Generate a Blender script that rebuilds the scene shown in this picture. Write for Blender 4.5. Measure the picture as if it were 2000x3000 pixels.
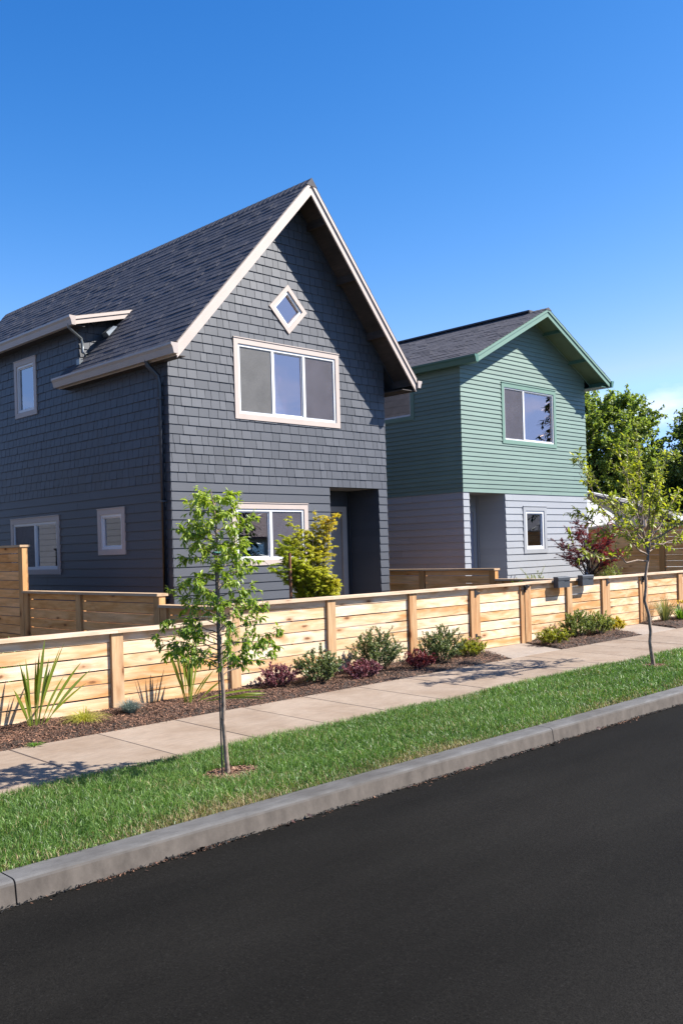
import bpy, math, random
import numpy as np
from mathutils import Matrix, Vector

# ------------------------------------------------------------------ scene
for o in list(bpy.data.objects):
    bpy.data.objects.remove(o)
S = bpy.context.scene
C = S.collection
rng = np.random.default_rng(7)
random.seed(7)

# ---- camera (eye at the origin; the pavement is about 1.7 m below it)
YAW, ROLL = 0.7732968, 0.0288526
cam = bpy.data.cameras.new('camera')
cam_o = bpy.data.objects.new('camera', cam)
C.objects.link(cam_o)
fw = Vector((math.sin(YAW), math.cos(YAW), 0)); rt = Vector((math.cos(YAW), -math.sin(YAW), 0)); up = Vector((0, 0, 1))
cr, sr = math.cos(ROLL), math.sin(ROLL)
ax, ay, az = rt*cr - up*sr, rt*sr + up*cr, -fw
cam_o.matrix_world = Matrix(((ax.x, ay.x, az.x, 0), (ax.y, ay.y, az.y, 0), (ax.z, ay.z, az.z, 0), (0, 0, 0, 1)))
cam.sensor_fit = 'VERTICAL'; cam.sensor_height = 36; cam.sensor_width = 24
cam.lens = 2779.11/3000*36
cam.shift_y = 115.79/3000
cam.clip_start = 0.05; cam.clip_end = 3000
S.camera = cam_o
S.render.resolution_x, S.render.resolution_y = 682, 1024

# ---- sky and sun
SUN = Vector((0.95, -1.0, 1.36)).normalized()
w = bpy.data.worlds.new('World'); S.world = w; w.use_nodes = True
nt = w.node_tree; nt.nodes.clear()
def wn(t, **k):
    n = nt.nodes.new(t)
    for a, b in k.items(): setattr(n, a, b)
    return n
out = wn('ShaderNodeOutputWorld'); bg = wn('ShaderNodeBackground'); sky = wn('ShaderNodeTexSky')
sky.sky_type = 'NISHITA'; sky.sun_disc = False
sky.sun_elevation = math.asin(SUN.z); sky.sun_rotation = math.atan2(SUN.x, SUN.y)
sky.air_density = 1.0; sky.dust_density = 0.0; sky.ozone_density = 4.0; sky.altitude = 800
bg.inputs['Strength'].default_value = 0.08
# thin fair-weather clouds low over the horizon, all round
tc = wn('ShaderNodeTexCoord'); mp = wn('ShaderNodeMapping'); mp.inputs['Scale'].default_value = (2.6, 2.6, 7.5); mp.inputs['Location'].default_value = (9, 1, 7)
nz = wn('ShaderNodeTexNoise'); nz.inputs['Scale'].default_value = 2.2; nz.inputs['Detail'].default_value = 7; nz.inputs['Roughness'].default_value = 0.55
rm = wn('ShaderNodeMapRange'); rm.inputs[1].default_value = 0.56; rm.inputs[2].default_value = 0.72
sp = wn('ShaderNodeSeparateXYZ')
e1 = wn('ShaderNodeMapRange'); e1.inputs[1].default_value = 0.21; e1.inputs[2].default_value = 0.10
mul = wn('ShaderNodeMath', operation='MULTIPLY'); mul2 = wn('ShaderNodeMath', operation='MULTIPLY'); mul2.inputs[1].default_value = 0.75
mx = wn('ShaderNodeMix', data_type='RGBA'); mx.inputs['B'].default_value = (7.2, 7.4, 7.9, 1)
L = nt.links.new
L(tc.outputs['Generated'], mp.inputs[0]); L(mp.outputs[0], nz.inputs[0]); L(nz.outputs[0], rm.inputs[0])
L(tc.outputs['Generated'], sp.inputs[0]); L(sp.outputs['Z'], e1.inputs[0])
L(rm.outputs[0], mul.inputs[0]); L(e1.outputs[0], mul.inputs[1]); L(mul.outputs[0], mul2.inputs[0]); L(mul2.outputs[0], mx.inputs['Factor'])
# deeper blue overhead, paler towards the horizon (even grade of the whole dome)
sep = wn('ShaderNodeSeparateColor'); com = wn('ShaderNodeCombineColor'); L(sky.outputs[0], sep.inputs[0]); SKYG = []
for i, (gain, pw, mxv) in enumerate(((0.335, 2.6, 2.2), (0.61, 1.42, 4.0), (1.15, 1.0, 7.0))):
    p_ = wn('ShaderNodeMath', operation='POWER'); g_ = wn('ShaderNodeMath', operation='MULTIPLY'); SKYG.append((g_, p_))
    p_.inputs[1].default_value = pw; g_.inputs[1].default_value = gain
    mi_ = wn('ShaderNodeMath', operation='MINIMUM'); mi_.inputs[1].default_value = mxv; L(sep.outputs[i], mi_.inputs[0]); L(mi_.outputs[0], p_.inputs[0]); L(p_.outputs[0], g_.inputs[0]); L(g_.outputs[0], com.inputs[i])
L(com.outputs[0], mx.inputs['A'])
L(mx.outputs['Result'], bg.inputs['Color']); L(bg.outputs[0], out.inputs[0])

sl = bpy.data.lights.new('sun', 'SUN'); sl.energy = 5.0; sl.angle = math.radians(0.53); sl.color = (1, 0.955, 0.89)
so = bpy.data.objects.new('sun', sl); C.objects.link(so); so.rotation_euler = SUN.to_track_quat('Z', 'Y').to_euler(); so.location = (10, -10, 20)
vs = S.view_settings
vs.view_transform = 'Standard'; vs.look = 'None'; vs.gamma = 1; vs.exposure = 1.3; vs.use_curve_mapping = False

# ------------------------------------------------------------------ helpers
def link(o, parent=None):
    C.objects.link(o)
    if parent is not None:
        o.parent = parent
        o.matrix_parent_inverse = Matrix.Translation(-wloc(parent))
    return o
def wloc(o):
    # world translation of a parent; meshes in world coordinates have none
    return Vector(o.get('_w', (0, 0, 0)))
def tag(o, label=None, cat=None, group=None, kind=None):
    if label: o['label'] = label
    if cat: o['category'] = cat
    if group: o['group'] = group
    if kind: o['kind'] = kind
    return o
def thing(name, label, cat, loc, group=None):
    o = bpy.data.objects.new(name, None); o.empty_display_size = 0.2
    o.location = loc; o['_w'] = tuple(loc)
    C.objects.link(o)
    return tag(o, label, cat, group)
def mesh_data(name, v, f, mat, tint=None, smooth=False):
    me = bpy.data.meshes.new(name)
    if isinstance(f, np.ndarray):
        n = f.shape[1]
        me.vertices.add(len(v)); me.vertices.foreach_set('co', np.asarray(v, np.float32).ravel())
        me.loops.add(f.size); me.loops.foreach_set('vertex_index', f.ravel().astype(np.int32))
        me.polygons.add(len(f)); me.polygons.foreach_set('loop_start', np.arange(0, f.size, n, dtype=np.int32))
        me.update(calc_edges=True)
    else:
        me.from_pydata([tuple(p) for p in v], [], f); me.update()
    if tint is not None:
        a = me.attributes.new('tint', 'FLOAT', 'FACE'); a.data.foreach_set('value', np.asarray(tint, np.float32))
    if smooth:
        me.polygons.foreach_set('use_smooth', np.ones(len(me.polygons), bool))
    if mat: me.materials.append(mat)
    return me
def mobj(name, v, f, mat, parent=None, tint=None, smooth=False, kind=None):
    o = bpy.data.objects.new(name, mesh_data(name, v, f, mat, tint, smooth))
    link(o, parent)
    if kind: o['kind'] = kind
    return o
class MB:
    """collects simple solids into one mesh"""
    def __init__(s): s.v = []; s.f = []; s.t = []
    def add(s, v, f, t=0.5):
        b = len(s.v); s.v += [tuple(p) for p in v]; s.f += [tuple(i+b for i in q) for q in f]; s.t += [t]*len(f); return s
    def box(s, x0, x1, y0, y1, z0, z1, t=0.5):
        return s.add([(x, y, z) for z in (z0, z1) for y in (y0, y1) for x in (x0, x1)],
                     [(0, 2, 3, 1), (4, 5, 7, 6), (0, 1, 5, 4), (2, 6, 7, 3), (0, 4, 6, 2), (1, 3, 7, 5)], t)
    def prism(s, prof, a0, a1, fn, t=0.5):
        """profile of 2D points swept from a0 to a1; fn(p, q, a) -> xyz"""
        n = len(prof)
        v = [fn(p, q, a) for a in (a0, a1) for p, q in prof]
        f = [tuple(range(n))[::-1], tuple(range(n, 2*n))] + [(i, (i+1) % n, n+(i+1) % n, n+i) for i in range(n)]
        return s.add(v, f, t)
    def build(s, name, mat, parent=None, kind=None, smooth=False):
        return mobj(name, s.v, s.f, mat, parent, s.t, smooth, kind)
def bxo(name, parent, mat, *b):
    return MB().box(*b).build(name, mat, parent)
# one shared unit cube per material for boards
_unit = {}
def board(name, parent, mat, x0, x1, y0, y1, z0, z1, rot=0.0, axis='Y'):
    if mat.name not in _unit:
        m = MB().box(-.5, .5, -.5, .5, -.5, .5); _unit[mat.name] = mesh_data('board', m.v, m.f, mat)
    o = bpy.data.objects.new(name, _unit[mat.name])
    link(o, parent)
    o.location = ((x0+x1)/2, (y0+y1)/2, (z0+z1)/2); o.scale = (x1-x0, y1-y0, z1-z0)
    if rot: o.rotation_euler = (0, rot, 0) if axis == 'Y' else (rot, 0, 0)
    return o
def tube_arrays(path, rad, sides=6):
    p = np.asarray(path, float); r = np.asarray(rad, float); n = len(p)
    d = np.gradient(p, axis=0); d /= np.linalg.norm(d, axis=1)[:, None]+1e-9
    ref = np.where(np.abs(d[:, 2:3]) > 0.9, np.array([[1., 0, 0]]), np.array([[0, 0, 1.]]))
    a = np.cross(d, ref); a /= np.linalg.norm(a, axis=1)[:, None]+1e-9; b = np.cross(d, a)
    th = np.arange(sides)*2*np.pi/sides
    v = (p[:, None, :] + r[:, None, None]*(np.cos(th)[None, :, None]*a[:, None, :] + np.sin(th)[None, :, None]*b[:, None, :])).reshape(-1, 3)
    i = np.arange(n-1)[:, None]*sides; j = np.arange(sides)[None, :]; k = (j+1) % sides
    f = np.stack([i+j, i+k, i+sides+k, i+sides+j], -1).reshape(-1, 4)
    return v, f
def join_tubes(tubes):
    V, F, b = [], [], 0
    for v, f in tubes:
        V.append(v); F.append(f+b); b += len(v)
    return np.concatenate(V), np.concatenate(F)

# ------------------------------------------------------------------ materials
KA = 0.78          # the picture is exposed for the shade: painted and natural surfaces a little under their chart values
def K(c): return tuple(x*KA for x in c)
def newmat(name):
    m = bpy.data.materials.new(name); m.use_nodes = True
    t = m.node_tree; p = t.nodes['Principled BSDF']
    return m, t, p
def nd(t, typ, **k):
    n = t.nodes.new(typ)
    for a, b in k.items(): setattr(n, a, b)
    return n
def coords(t, scale=(1, 1, 1), rnd=0.0):
    g = nd(t, 'ShaderNodeNewGeometry'); m = nd(t, 'ShaderNodeMapping'); m.inputs['Scale'].default_value = scale
    if rnd:
        oi = nd(t, 'ShaderNodeObjectInfo'); mu = nd(t, 'ShaderNodeMath', operation='MULTIPLY'); mu.inputs[1].default_value = rnd
        cb = nd(t, 'ShaderNodeCombineXYZ'); ad = nd(t, 'ShaderNodeVectorMath', operation='ADD')
        t.links.new(oi.outputs['Random'], mu.inputs[0])
        for i in range(3): t.links.new(mu.outputs[0], cb.inputs[i])
        t.links.new(g.outputs['Position'], ad.inputs[0]); t.links.new(cb.outputs[0], ad.inputs[1]); t.links.new(ad.outputs[0], m.inputs[0])
    else:
        t.links.new(g.outputs['Position'], m.inputs[0])
    return m.outputs[0]
def noise(t, vec, scale, detail=4, rough=0.5, dist=0.0):
    n = nd(t, 'ShaderNodeTexNoise'); n.inputs['Scale'].default_value = scale; n.inputs['Detail'].default_value = detail
    n.inputs['Roughness'].default_value = rough; n.inputs['Distortion'].default_value = dist
    t.links.new(vec, n.inputs['Vector']); return n.outputs[0]
def remap(t, val, a, b, c, d, clamp=True):
    n = nd(t, 'ShaderNodeMapRange'); n.clamp = clamp
    for i, x in enumerate((a, b, c, d)): n.inputs[i+1].default_value = x
    t.links.new(val, n.inputs[0]); return n.outputs[0]
def mixc(t, fac, a, b, blend='MIX'):
    n = nd(t, 'ShaderNodeMix', data_type='RGBA', blend_type=blend)
    for key, x in (('Factor', fac), ('A', a), ('B', b)):
        if isinstance(x, (int, float)): n.inputs[key].default_value = x
        elif isinstance(x, tuple): n.inputs[key].default_value = (*x[:3], 1)
        else: t.links.new(x, n.inputs[key])
    return n.outputs['Result']
def bump(t, p, height, strength=0.3, dist=0.01):
    b = nd(t, 'ShaderNodeBump'); b.inputs['Strength'].default_value = strength; b.inputs['Distance'].default_value = dist
    t.links.new(height, b.inputs['Height']); t.links.new(b.outputs[0], p.inputs['Normal'])
def attr(t, name='tint'):
    a = nd(t, 'ShaderNodeAttribute'); a.attribute_name = name; return a.outputs['Fac']

def paint(name, col, rough=0.55, var=0.12, tint=0.0, nscale=3.0, fine=60.0, b=0.12, grain=None):
    """painted surface: slow patchiness, fine relief, per-piece tint"""
    m, t, p = newmat(name); col = K(col)
    v = coords(t); n1 = noise(t, v, nscale, 5, 0.6)
    gv = coords(t, grain) if grain else v
    n2 = noise(t, gv, fine, 4, 0.6)
    c = mixc(t, 1.0, col, remapc(t, n1, 1-var, 1+var), 'MULTIPLY')
    c = mixc(t, 1.0, c, remapc(t, n2, 1-var*.6, 1+var*.6), 'MULTIPLY')
    if tint:
        c = mixc(t, 1.0, c, remapc(t, attr(t), 1-tint, 1+tint, 0, 1), 'MULTIPLY')
    t.links.new(c, p.inputs['Base Color']); p.inputs['Roughness'].default_value = rough
    bump(t, p, n2, b, 0.004)
    return m
def remapc(t, val, lo, hi, a=0.3, b=0.7):
    r = remap(t, val, a, b, lo, hi); c = nd(t, 'ShaderNodeCombineColor')
    for i in range(3): t.links.new(r, c.inputs[i])
    return c.outputs[0]

def wood(name, cols, axis, knot=(0.12, 0.045, 0.015), rough=0.65, weather=0.0):
    m, t, p = newmat(name); cols = tuple(K(c) for c in cols)
    st = {'X': (0.7, 9, 9), 'Y': (9, 0.7, 9), 'Z': (9, 9, 0.7)}[axis]
    st2 = {'X': (1.6, 4.0, 8.0), 'Y': (4.0, 1.6, 8.0), 'Z': (8, 4, 1.6)}[axis]
    v = coords(t, st, 37.0); v2 = coords(t, st2, 91.0); v0 = coords(t, (1, 1, 1), 13.0)
    g1 = noise(t, v, 2.2, 6, 0.65, 0.6); g2 = noise(t, v, 9.0, 4, 0.7, 0.3); big = noise(t, v2, 0.9, 4, 0.55, 0.8)
    oi = nd(t, 'ShaderNodeObjectInfo')
    ramp = nd(t, 'ShaderNodeValToRGB'); e = ramp.color_ramp.elements
    e[0].position = 0.0; e[0].color = (*cols[0], 1); e[1].position = 1.0; e[1].color = (*cols[2], 1)
    k = e.new(0.55); k.color = (*cols[1], 1)
    mixv = nd(t, 'ShaderNodeMath', operation='MULTIPLY_ADD'); mixv.inputs[1].default_value = 0.72
    t.links.new(oi.outputs['Random'], mixv.inputs[0])
    bigm = remap(t, big, 0.36, 0.66, -0.18, 0.52); t.links.new(bigm, mixv.inputs[2]); t.links.new(mixv.outputs[0], ramp.inputs[0])
    c = mixc(t, 1.0, ramp.outputs[0], remapc(t, g1, 0.76, 1.16), 'MULTIPLY')
    c = mixc(t, 1.0, c, remapc(t, g2, 0.92, 1.06), 'MULTIPLY')
    # knots: scattered, slightly stretched along the board, with a red-brown halo
    vk = coords(t, {'X': (2.2, 3.2, 6.0), 'Y': (3.2, 2.2, 6.0), 'Z': (6, 3.2, 2.2)}[axis], 211.0)
    vo = nd(t, 'ShaderNodeTexVoronoi'); vo.inputs['Scale'].default_value = 1.15; vo.inputs['Randomness'].default_value = 1.0; t.links.new(vk, vo.inputs['Vector'])
    wob = noise(t, v0, 30, 3); dk = nd(t, 'ShaderNodeMath', operation='MULTIPLY_ADD'); dk.inputs[1].default_value = 0.10; t.links.new(wob, dk.inputs[0]); t.links.new(vo.outputs['Distance'], dk.inputs[2])
    halo = remap(t, dk.outputs[0], 0.42, 0.16, 0.0, 0.6); core = remap(t, dk.outputs[0], 0.21, 0.13, 0.0, 0.85)
    gate = remap(t, noise(t, vk, 0.55, 1), 0.46, 0.52, 0.0, 1.0)
    hm = nd(t, 'ShaderNodeMath', operation='MULTIPLY'); t.links.new(halo, hm.inputs[0]); t.links.new(gate, hm.inputs[1])
    cm = nd(t, 'ShaderNodeMath', operation='MULTIPLY'); t.links.new(core, cm.inputs[0]); t.links.new(gate, cm.inputs[1])
    c = mixc(t, hm.outputs[0], c, (cols[2][0]*.75, cols[2][1]*.6, cols[2][2]*.5)); c = mixc(t, cm.outputs[0], c, knot)
    t.links.new(c, p.inputs['Base Color']); p.inputs['Roughness'].default_value = rough; p.inputs['Specular IOR Level'].default_value = 0.25
    bump(t, p, g2, 0.25, 0.004)
    return m
def leafmat(name, dark, light, rough=0.45, trans=0.3, tcol=None, spec=0.5):
    m, t, p = newmat(name)
    a = attr(t)
    c = mixc(t, a, dark, light)
    t.links.new(c, p.inputs['Base Color']); p.inputs['Roughness'].default_value = rough; p.inputs['Specular IOR Level'].default_value = spec
    tr = nd(t, 'ShaderNodeBsdfTranslucent')
    tc_ = mixc(t, 1.0, c, tcol or (1.7, 1.75, 0.7), 'MULTIPLY'); t.links.new(tc_, tr.inputs[0])
    ms = nd(t, 'ShaderNodeMixShader'); ms.inputs[0].default_value = trans
    t.links.new(p.outputs[0], ms.inputs[1]); t.links.new(tr.outputs[0], ms.inputs[2]); t.links.new(ms.outputs[0], t.nodes['Material Output'].inputs[0])
    return m
def glassmat(name, base=0.20, tintc=(0.86, 0.9, 1.0), see=(0.75, 0.8, 0.78)):
    m, t, p = newmat(name); t.nodes.remove(p)
    gl = nd(t, 'ShaderNodeBsdfGlossy'); gl.inputs['Roughness'].default_value = 0.004; gl.inputs['Color'].default_value = (*tintc, 1)
    tp = nd(t, 'ShaderNodeBsdfTransparent'); tp.inputs[0].default_value = (*see, 1)
    fr = nd(t, 'ShaderNodeFresnel'); fr.inputs[0].default_value = 1.5
    f = remap(t, fr.outputs[0], 0.0, 1.0, base, 1.0)
    v = coords(t); n = noise(t, v, 1.7, 2); b = nd(t, 'ShaderNodeBump'); b.inputs['Strength'].default_value = 0.03; b.inputs['Distance'].default_value = 0.02
    t.links.new(n, b.inputs['Height']); t.links.new(b.outputs[0], gl.inputs['Normal'])
    ms = nd(t, 'ShaderNodeMixShader'); t.links.new(f, ms.inputs[0]); t.links.new(tp.outputs[0], ms.inputs[1]); t.links.new(gl.outputs[0], ms.inputs[2])
    t.links.new(ms.outputs[0], t.nodes['Material Output'].inputs[0])
    return m
def screenmat(name, col, alpha=0.8):
    m, t, p = newmat(name); col = K(col)
    v = coords(t); n = noise(t, v, 70, 3, 0.7); n2 = noise(t, v, 3, 3)
    c = mixc(t, 1.0, mixc(t, 1.0, col, remapc(t, n, .8, 1.2), 'MULTIPLY'), remapc(t, n2, .85, 1.15), 'MULTIPLY')
    t.links.new(c, p.inputs['Base Color']); p.inputs['Roughness'].default_value = .5; p.inputs['Alpha'].default_value = alpha
    return m

M = {}
M['slate'] = paint('slate_paint', (0.065, 0.069, 0.081), 0.5, 0.07, 0.10, 1.5, 45, 0.15, (1, 1, 0.25))
M['slate_board'] = paint('slate_board_paint', (0.065, 0.069, 0.081), 0.5, 0.07, 0.07, 1.2, 25, 0.10, (0.3, 0.3, 2))
M['felt'] = paint('dark_underlay', (0.02, 0.021, 0.024), 0.8, 0.1)
M['slate_plain'] = paint('slate_plain_paint', (0.052, 0.055, 0.064), 0.55, 0.06)
M['green'] = paint('green_paint', (0.165, 0.243, 0.198), 0.5, 0.05, 0.06, 1.2, 25, 0.08, (0.3, 0.3, 2))
M['green_trim'] = paint('green_trim_paint', (0.170, 0.285, 0.220), 0.5, 0.05)
M['green_dark'] = paint('green_gutter_paint', (0.085, 0.19, 0.14), 0.4, 0.05)
M['grey'] = paint('grey_paint', (0.335, 0.345, 0.362), 0.5, 0.04, 0.05, 1.2, 25, 0.08, (0.3, 0.3, 2))
M['grey_trim'] = paint('grey_trim_paint', (0.355, 0.365, 0.38), 0.5, 0.04)
M['taupe'] = paint('taupe_trim_paint', (0.55, 0.455, 0.395), 0.5, 0.05)
M['gutter'] = paint('taupe_gutter_paint', (0.50, 0.42, 0.37), 0.35, 0.04)
M['vinyl'] = paint('white_vinyl', (0.80, 0.80, 0.80), 0.35, 0.02)
M['soffit'] = paint('soffit_dark_stain', (0.055, 0.043, 0.038), 0.7, 0.45, 0.1, 2, 8, 0.2, (4, 0.5, 4))
M['soffit_green'] = paint('soffit_green_paint', (0.15, 0.23, 0.14), 0.6, 0.12)
M['downspout'] = paint('downspout_paint', (0.05, 0.055, 0.068), 0.35, 0.05)
M['zinc'] = paint('zinc_metal', (0.22, 0.24, 0.25), 0.35, 0.1)
M['zinc'].node_tree.nodes['Principled BSDF'].inputs['Metallic'].default_value = 0.6
M['black'] = paint('black_iron', (0.018, 0.018, 0.02), 0.45, 0.1)
M['mail'] = paint('mailbox_powder_coat', (0.055, 0.06, 0.068), 0.4, 0.06)
M['glass'] = glassmat('window_glass')
M['glass_sky'] = glassmat('window_glass_coated', 0.42, (1.0, 0.80, 0.80))
M['screen'] = screenmat('insect_screen', (0.13, 0.125, 0.12), 0.82)
M['screen_dark'] = screenmat('insect_screen_dark', (0.10, 0.09, 0.11), 0.7)
M['curtain'] = paint('curtain_cloth', (0.62, 0.60, 0.66), 0.8, 0.05)
M['blind'] = paint('blind_cloth', (0.42, 0.41, 0.42), 0.8, 0.06)
M['room'] = paint('room_wall', (0.32, 0.30, 0.28), 0.8, 0.05)
M['door_taupe'] = paint('door_taupe_paint', (0.40, 0.33, 0.29), 0.45, 0.05)
M['door_grey'] = paint('door_grey_paint', (0.30, 0.32, 0.40), 0.45, 0.05)
M['plain_white'] = paint('white_paint', (0.72, 0.72, 0.72), 0.5, 0.06)

cedar = ((0.90, 0.715, 0.53), (0.80, 0.53, 0.305), (0.60, 0.305, 0.115))
M['cedarX'] = wood('cedar_along_street', cedar, 'X')
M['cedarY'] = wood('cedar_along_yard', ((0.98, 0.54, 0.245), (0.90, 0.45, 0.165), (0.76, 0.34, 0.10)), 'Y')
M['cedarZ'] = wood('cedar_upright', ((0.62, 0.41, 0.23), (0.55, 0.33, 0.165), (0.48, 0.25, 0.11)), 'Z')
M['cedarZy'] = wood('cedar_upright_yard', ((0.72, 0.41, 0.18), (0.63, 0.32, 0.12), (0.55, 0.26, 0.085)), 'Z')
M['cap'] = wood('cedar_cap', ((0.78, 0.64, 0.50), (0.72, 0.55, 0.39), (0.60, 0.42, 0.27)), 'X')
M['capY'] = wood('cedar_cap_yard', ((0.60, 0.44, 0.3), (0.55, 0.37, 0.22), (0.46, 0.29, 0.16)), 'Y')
M['stake'] = wood('stake_wood', ((0.26, 0.13, 0.07), (0.22, 0.10, 0.05), (0.17, 0.075, 0.04)), 'Z')
def shinglemat():
    m, t, p = newmat('asphalt_shingle')
    v = coords(t); n = noise(t, v, 160, 3, 0.8); n2 = noise(t, v, 6, 4, 0.6)
    c = mixc(t, 1.0, (0.058, 0.054, 0.060), remapc(t, n, 0.55, 1.5), 'MULTIPLY')
    c = mixc(t, 1.0, c, remapc(t, n2, 0.85, 1.2), 'MULTIPLY')
    c = mixc(t, 1.0, c, remapc(t, attr(t), 0.86, 1.16, 0, 1), 'MULTIPLY')
    t.links.new(c, p.inputs['Base Color']); p.inputs['Roughness'].default_value = 0.8
    bump(t, p, n, 0.5, 0.004); return m
M['shingle'] = shinglemat()
def asphaltmat():
    m, t, p = newmat('fresh_asphalt')
    v = coords(t); n = noise(t, v, 150, 2, 0.7); n1 = noise(t, v, 45, 3, 0.7); n2 = noise(t, coords(t, (0.35, 1, 1)), 0.7, 5, 0.6)
    c = mixc(t, 1.0, (0.0088, 0.0081, 0.0070), remapc(t, n, 0.5, 1.6), 'MULTIPLY')
    c = mixc(t, 1.0, c, remapc(t, n1, 0.8, 1.2), 'MULTIPLY'); c = mixc(t, 1.0, c, remapc(t, n2, 0.65, 1.45), 'MULTIPLY')
    vo = nd(t, 'ShaderNodeTexVoronoi'); vo.inputs['Scale'].default_value = 140; t.links.new(v, vo.inputs['Vector'])
    vc = nd(t, 'ShaderNodeSeparateColor'); t.links.new(vo.outputs['Color'], vc.inputs[0])
    sp_ = remap(t, vc.outputs[0], 0.97, 0.99, 0, 0.3); c = mixc(t, sp_, c, (0.028, 0.027, 0.026))
    t.links.new(c, p.inputs['Base Color']); p.inputs['Roughness'].default_value = 0.9; p.inputs['Specular IOR Level'].default_value = 0.06
    bump(t, p, n1, 0.55, 0.006); return m
M['asphalt'] = asphaltmat()
def concretemat(name, col, stain, var=0.12):
    m, t, p = newmat(name); col, stain = K(col), K(stain)
    v = coords(t); oi = nd(t, 'ShaderNodeObjectInfo')
    n = noise(t, v, 120, 3, 0.7); n1 = noise(t, coords(t, (1, 1, 1), 5.0), 1.6, 6, 0.6, 0.4); n2 = noise(t, coords(t, (2.2, 9, 9)), 3.0, 5, 0.65)
    c = mixc(t, 1.0, col, remapc(t, n, 0.88, 1.1), 'MULTIPLY')
    c = mixc(t, remap(t, n1, 0.36, 0.64, 0.0, 0.95), c, stain)
    c = mixc(t, 1.0, c, remapc(t, n2, 1-var, 1+var), 'MULTIPLY')
    c = mixc(t, 1.0, c, remapc(t, oi.outputs['Random'], 0.93, 1.06, 0, 1), 'MULTIPLY')
    t.links.new(c, p.inputs['Base Color']); p.inputs['Roughness'].default_value = 0.85; p.inputs['Specular IOR Level'].default_value = 0.2
    bump(t, p, n, 0.25, 0.003); return m
M['walk'] = concretemat('pavement_concrete', (0.335, 0.262, 0.20), (0.265, 0.195, 0.14))
M['pad'] = concretemat('landing_concrete', (0.35, 0.295, 0.245), (0.30, 0.245, 0.20))
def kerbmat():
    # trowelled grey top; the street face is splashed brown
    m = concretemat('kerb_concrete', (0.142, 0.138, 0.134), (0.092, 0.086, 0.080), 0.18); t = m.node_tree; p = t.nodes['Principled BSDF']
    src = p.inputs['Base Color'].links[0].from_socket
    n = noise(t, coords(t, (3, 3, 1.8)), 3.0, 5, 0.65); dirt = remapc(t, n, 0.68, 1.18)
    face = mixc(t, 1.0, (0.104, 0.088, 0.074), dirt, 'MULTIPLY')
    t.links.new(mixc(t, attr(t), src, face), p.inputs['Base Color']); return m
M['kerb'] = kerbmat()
M['soil'] = paint('soil', (0.045, 0.028, 0.018), 0.9, 0.4, 0, 8, 60, 0.6)
M['turf'] = paint('turf_soil', (0.030, 0.038, 0.014), 0.9, 0.4, 0, 8, 60, 0.6)
M['yard'] = paint('yard_soil', (0.07, 0.055, 0.035), 0.9, 0.4, 0, 3, 40, 0.5)
M['terrain'] = paint('terrain_grass', (0.07, 0.085, 0.035), 0.9, 0.3, 0, 0.4, 5, 0.5)
M['bark'] = paint('bark', (0.27, 0.195, 0.145), 0.8, 0.5, 0, 14, 70, 0.6, (1, 1, 0.4))
M['bark_dark'] = paint('bark_dark', (0.05, 0.033, 0.028), 0.8, 0.3, 0, 14, 60, 0.5)
M['chips'] = leafmat('bark_chips', (0.060, 0.027, 0.015), (0.30, 0.150, 0.085), 0.8, 0.0)
M['chips_ring'] = leafmat('bark_chips_pale', (0.10, 0.045, 0.025), (0.42, 0.24, 0.15), 0.8, 0.0)
M['grass'] = leafmat('grass_blades', (0.036, 0.090, 0.013), (0.205, 0.325, 0.075), 0.42, 0.25, (1.5, 1.7, 0.7), 0.42)
M['straw'] = leafmat('dry_grass', (0.13, 0.105, 0.04), (0.46, 0.35, 0.19), 0.6, 0.2)
M['lf_street'] = leafmat('street_tree_leaf', (0.095, 0.175, 0.015), (0.33, 0.40, 0.048), 0.4, 0.38)
M['lf_street2'] = leafmat('vase_tree_leaf', (0.12, 0.17, 0.016), (0.38, 0.38, 0.045), 0.45, 0.38)
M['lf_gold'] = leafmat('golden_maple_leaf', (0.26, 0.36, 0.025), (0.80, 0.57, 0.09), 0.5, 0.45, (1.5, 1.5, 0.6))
M['lf_red'] = leafmat('red_maple_leaf', (0.055, 0.015, 0.022), (0.36, 0.036, 0.040), 0.45, 0.3, (2.2, 0.6, 0.5))
M['lf_holly'] = leafmat('dark_shrub_leaf', (0.050, 0.088, 0.022), (0.25, 0.285, 0.115), 0.35, 0.15)
M['lf_barberry'] = leafmat('barberry_leaf', (0.065, 0.020, 0.026), (0.34, 0.15, 0.165), 0.45, 0.2, (1.8, .8, .8))
M['lf_spirea'] = leafmat('spirea_leaf', (0.11, 0.17, 0.012), (0.40, 0.36, 0.035), 0.5, 0.3)
M['lf_abelia'] = leafmat('abelia_leaf', (0.070, 0.115, 0.020), (0.25, 0.28, 0.085), 0.5, 0.3)
M['lf_yellow'] = leafmat('yellow_shrub_leaf', (0.28, 0.24, 0.015), (0.58, 0.46, 0.03), 0.5, 0.3)
M['lf_box'] = leafmat('pale_box_leaf', (0.12, 0.16, 0.03), (0.34, 0.36, 0.11), 0.5, 0.3)
M['lf_flax'] = leafmat('flax_leaf', (0.055, 0.100, 0.007), (0.165, 0.205, 0.022), 0.4, 0.3)
M['lf_sedge'] = leafmat('sedge_leaf', (0.20, 0.21, 0.03), (0.50, 0.46, 0.10), 0.5, 0.25)
M['lf_fescue'] = leafmat('fescue_leaf', (0.09, 0.13, 0.12), (0.25, 0.30, 0.26), 0.6, 0.15, (1, 1.1, 1))
M['lf_tall'] = leafmat('tall_grass_leaf', (0.07, 0.10, 0.03), (0.26, 0.26, 0.12), 0.5, 0.25)
M['lf_lily'] = leafmat('daylily_leaf', (0.035, 0.10, 0.010), (0.14, 0.24, 0.03), 0.45, 0.3)
M['lf_back'] = leafmat('background_tree_leaf', (0.085, 0.148, 0.026), (0.29, 0.335, 0.085), 0.45, 0.40)
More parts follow.
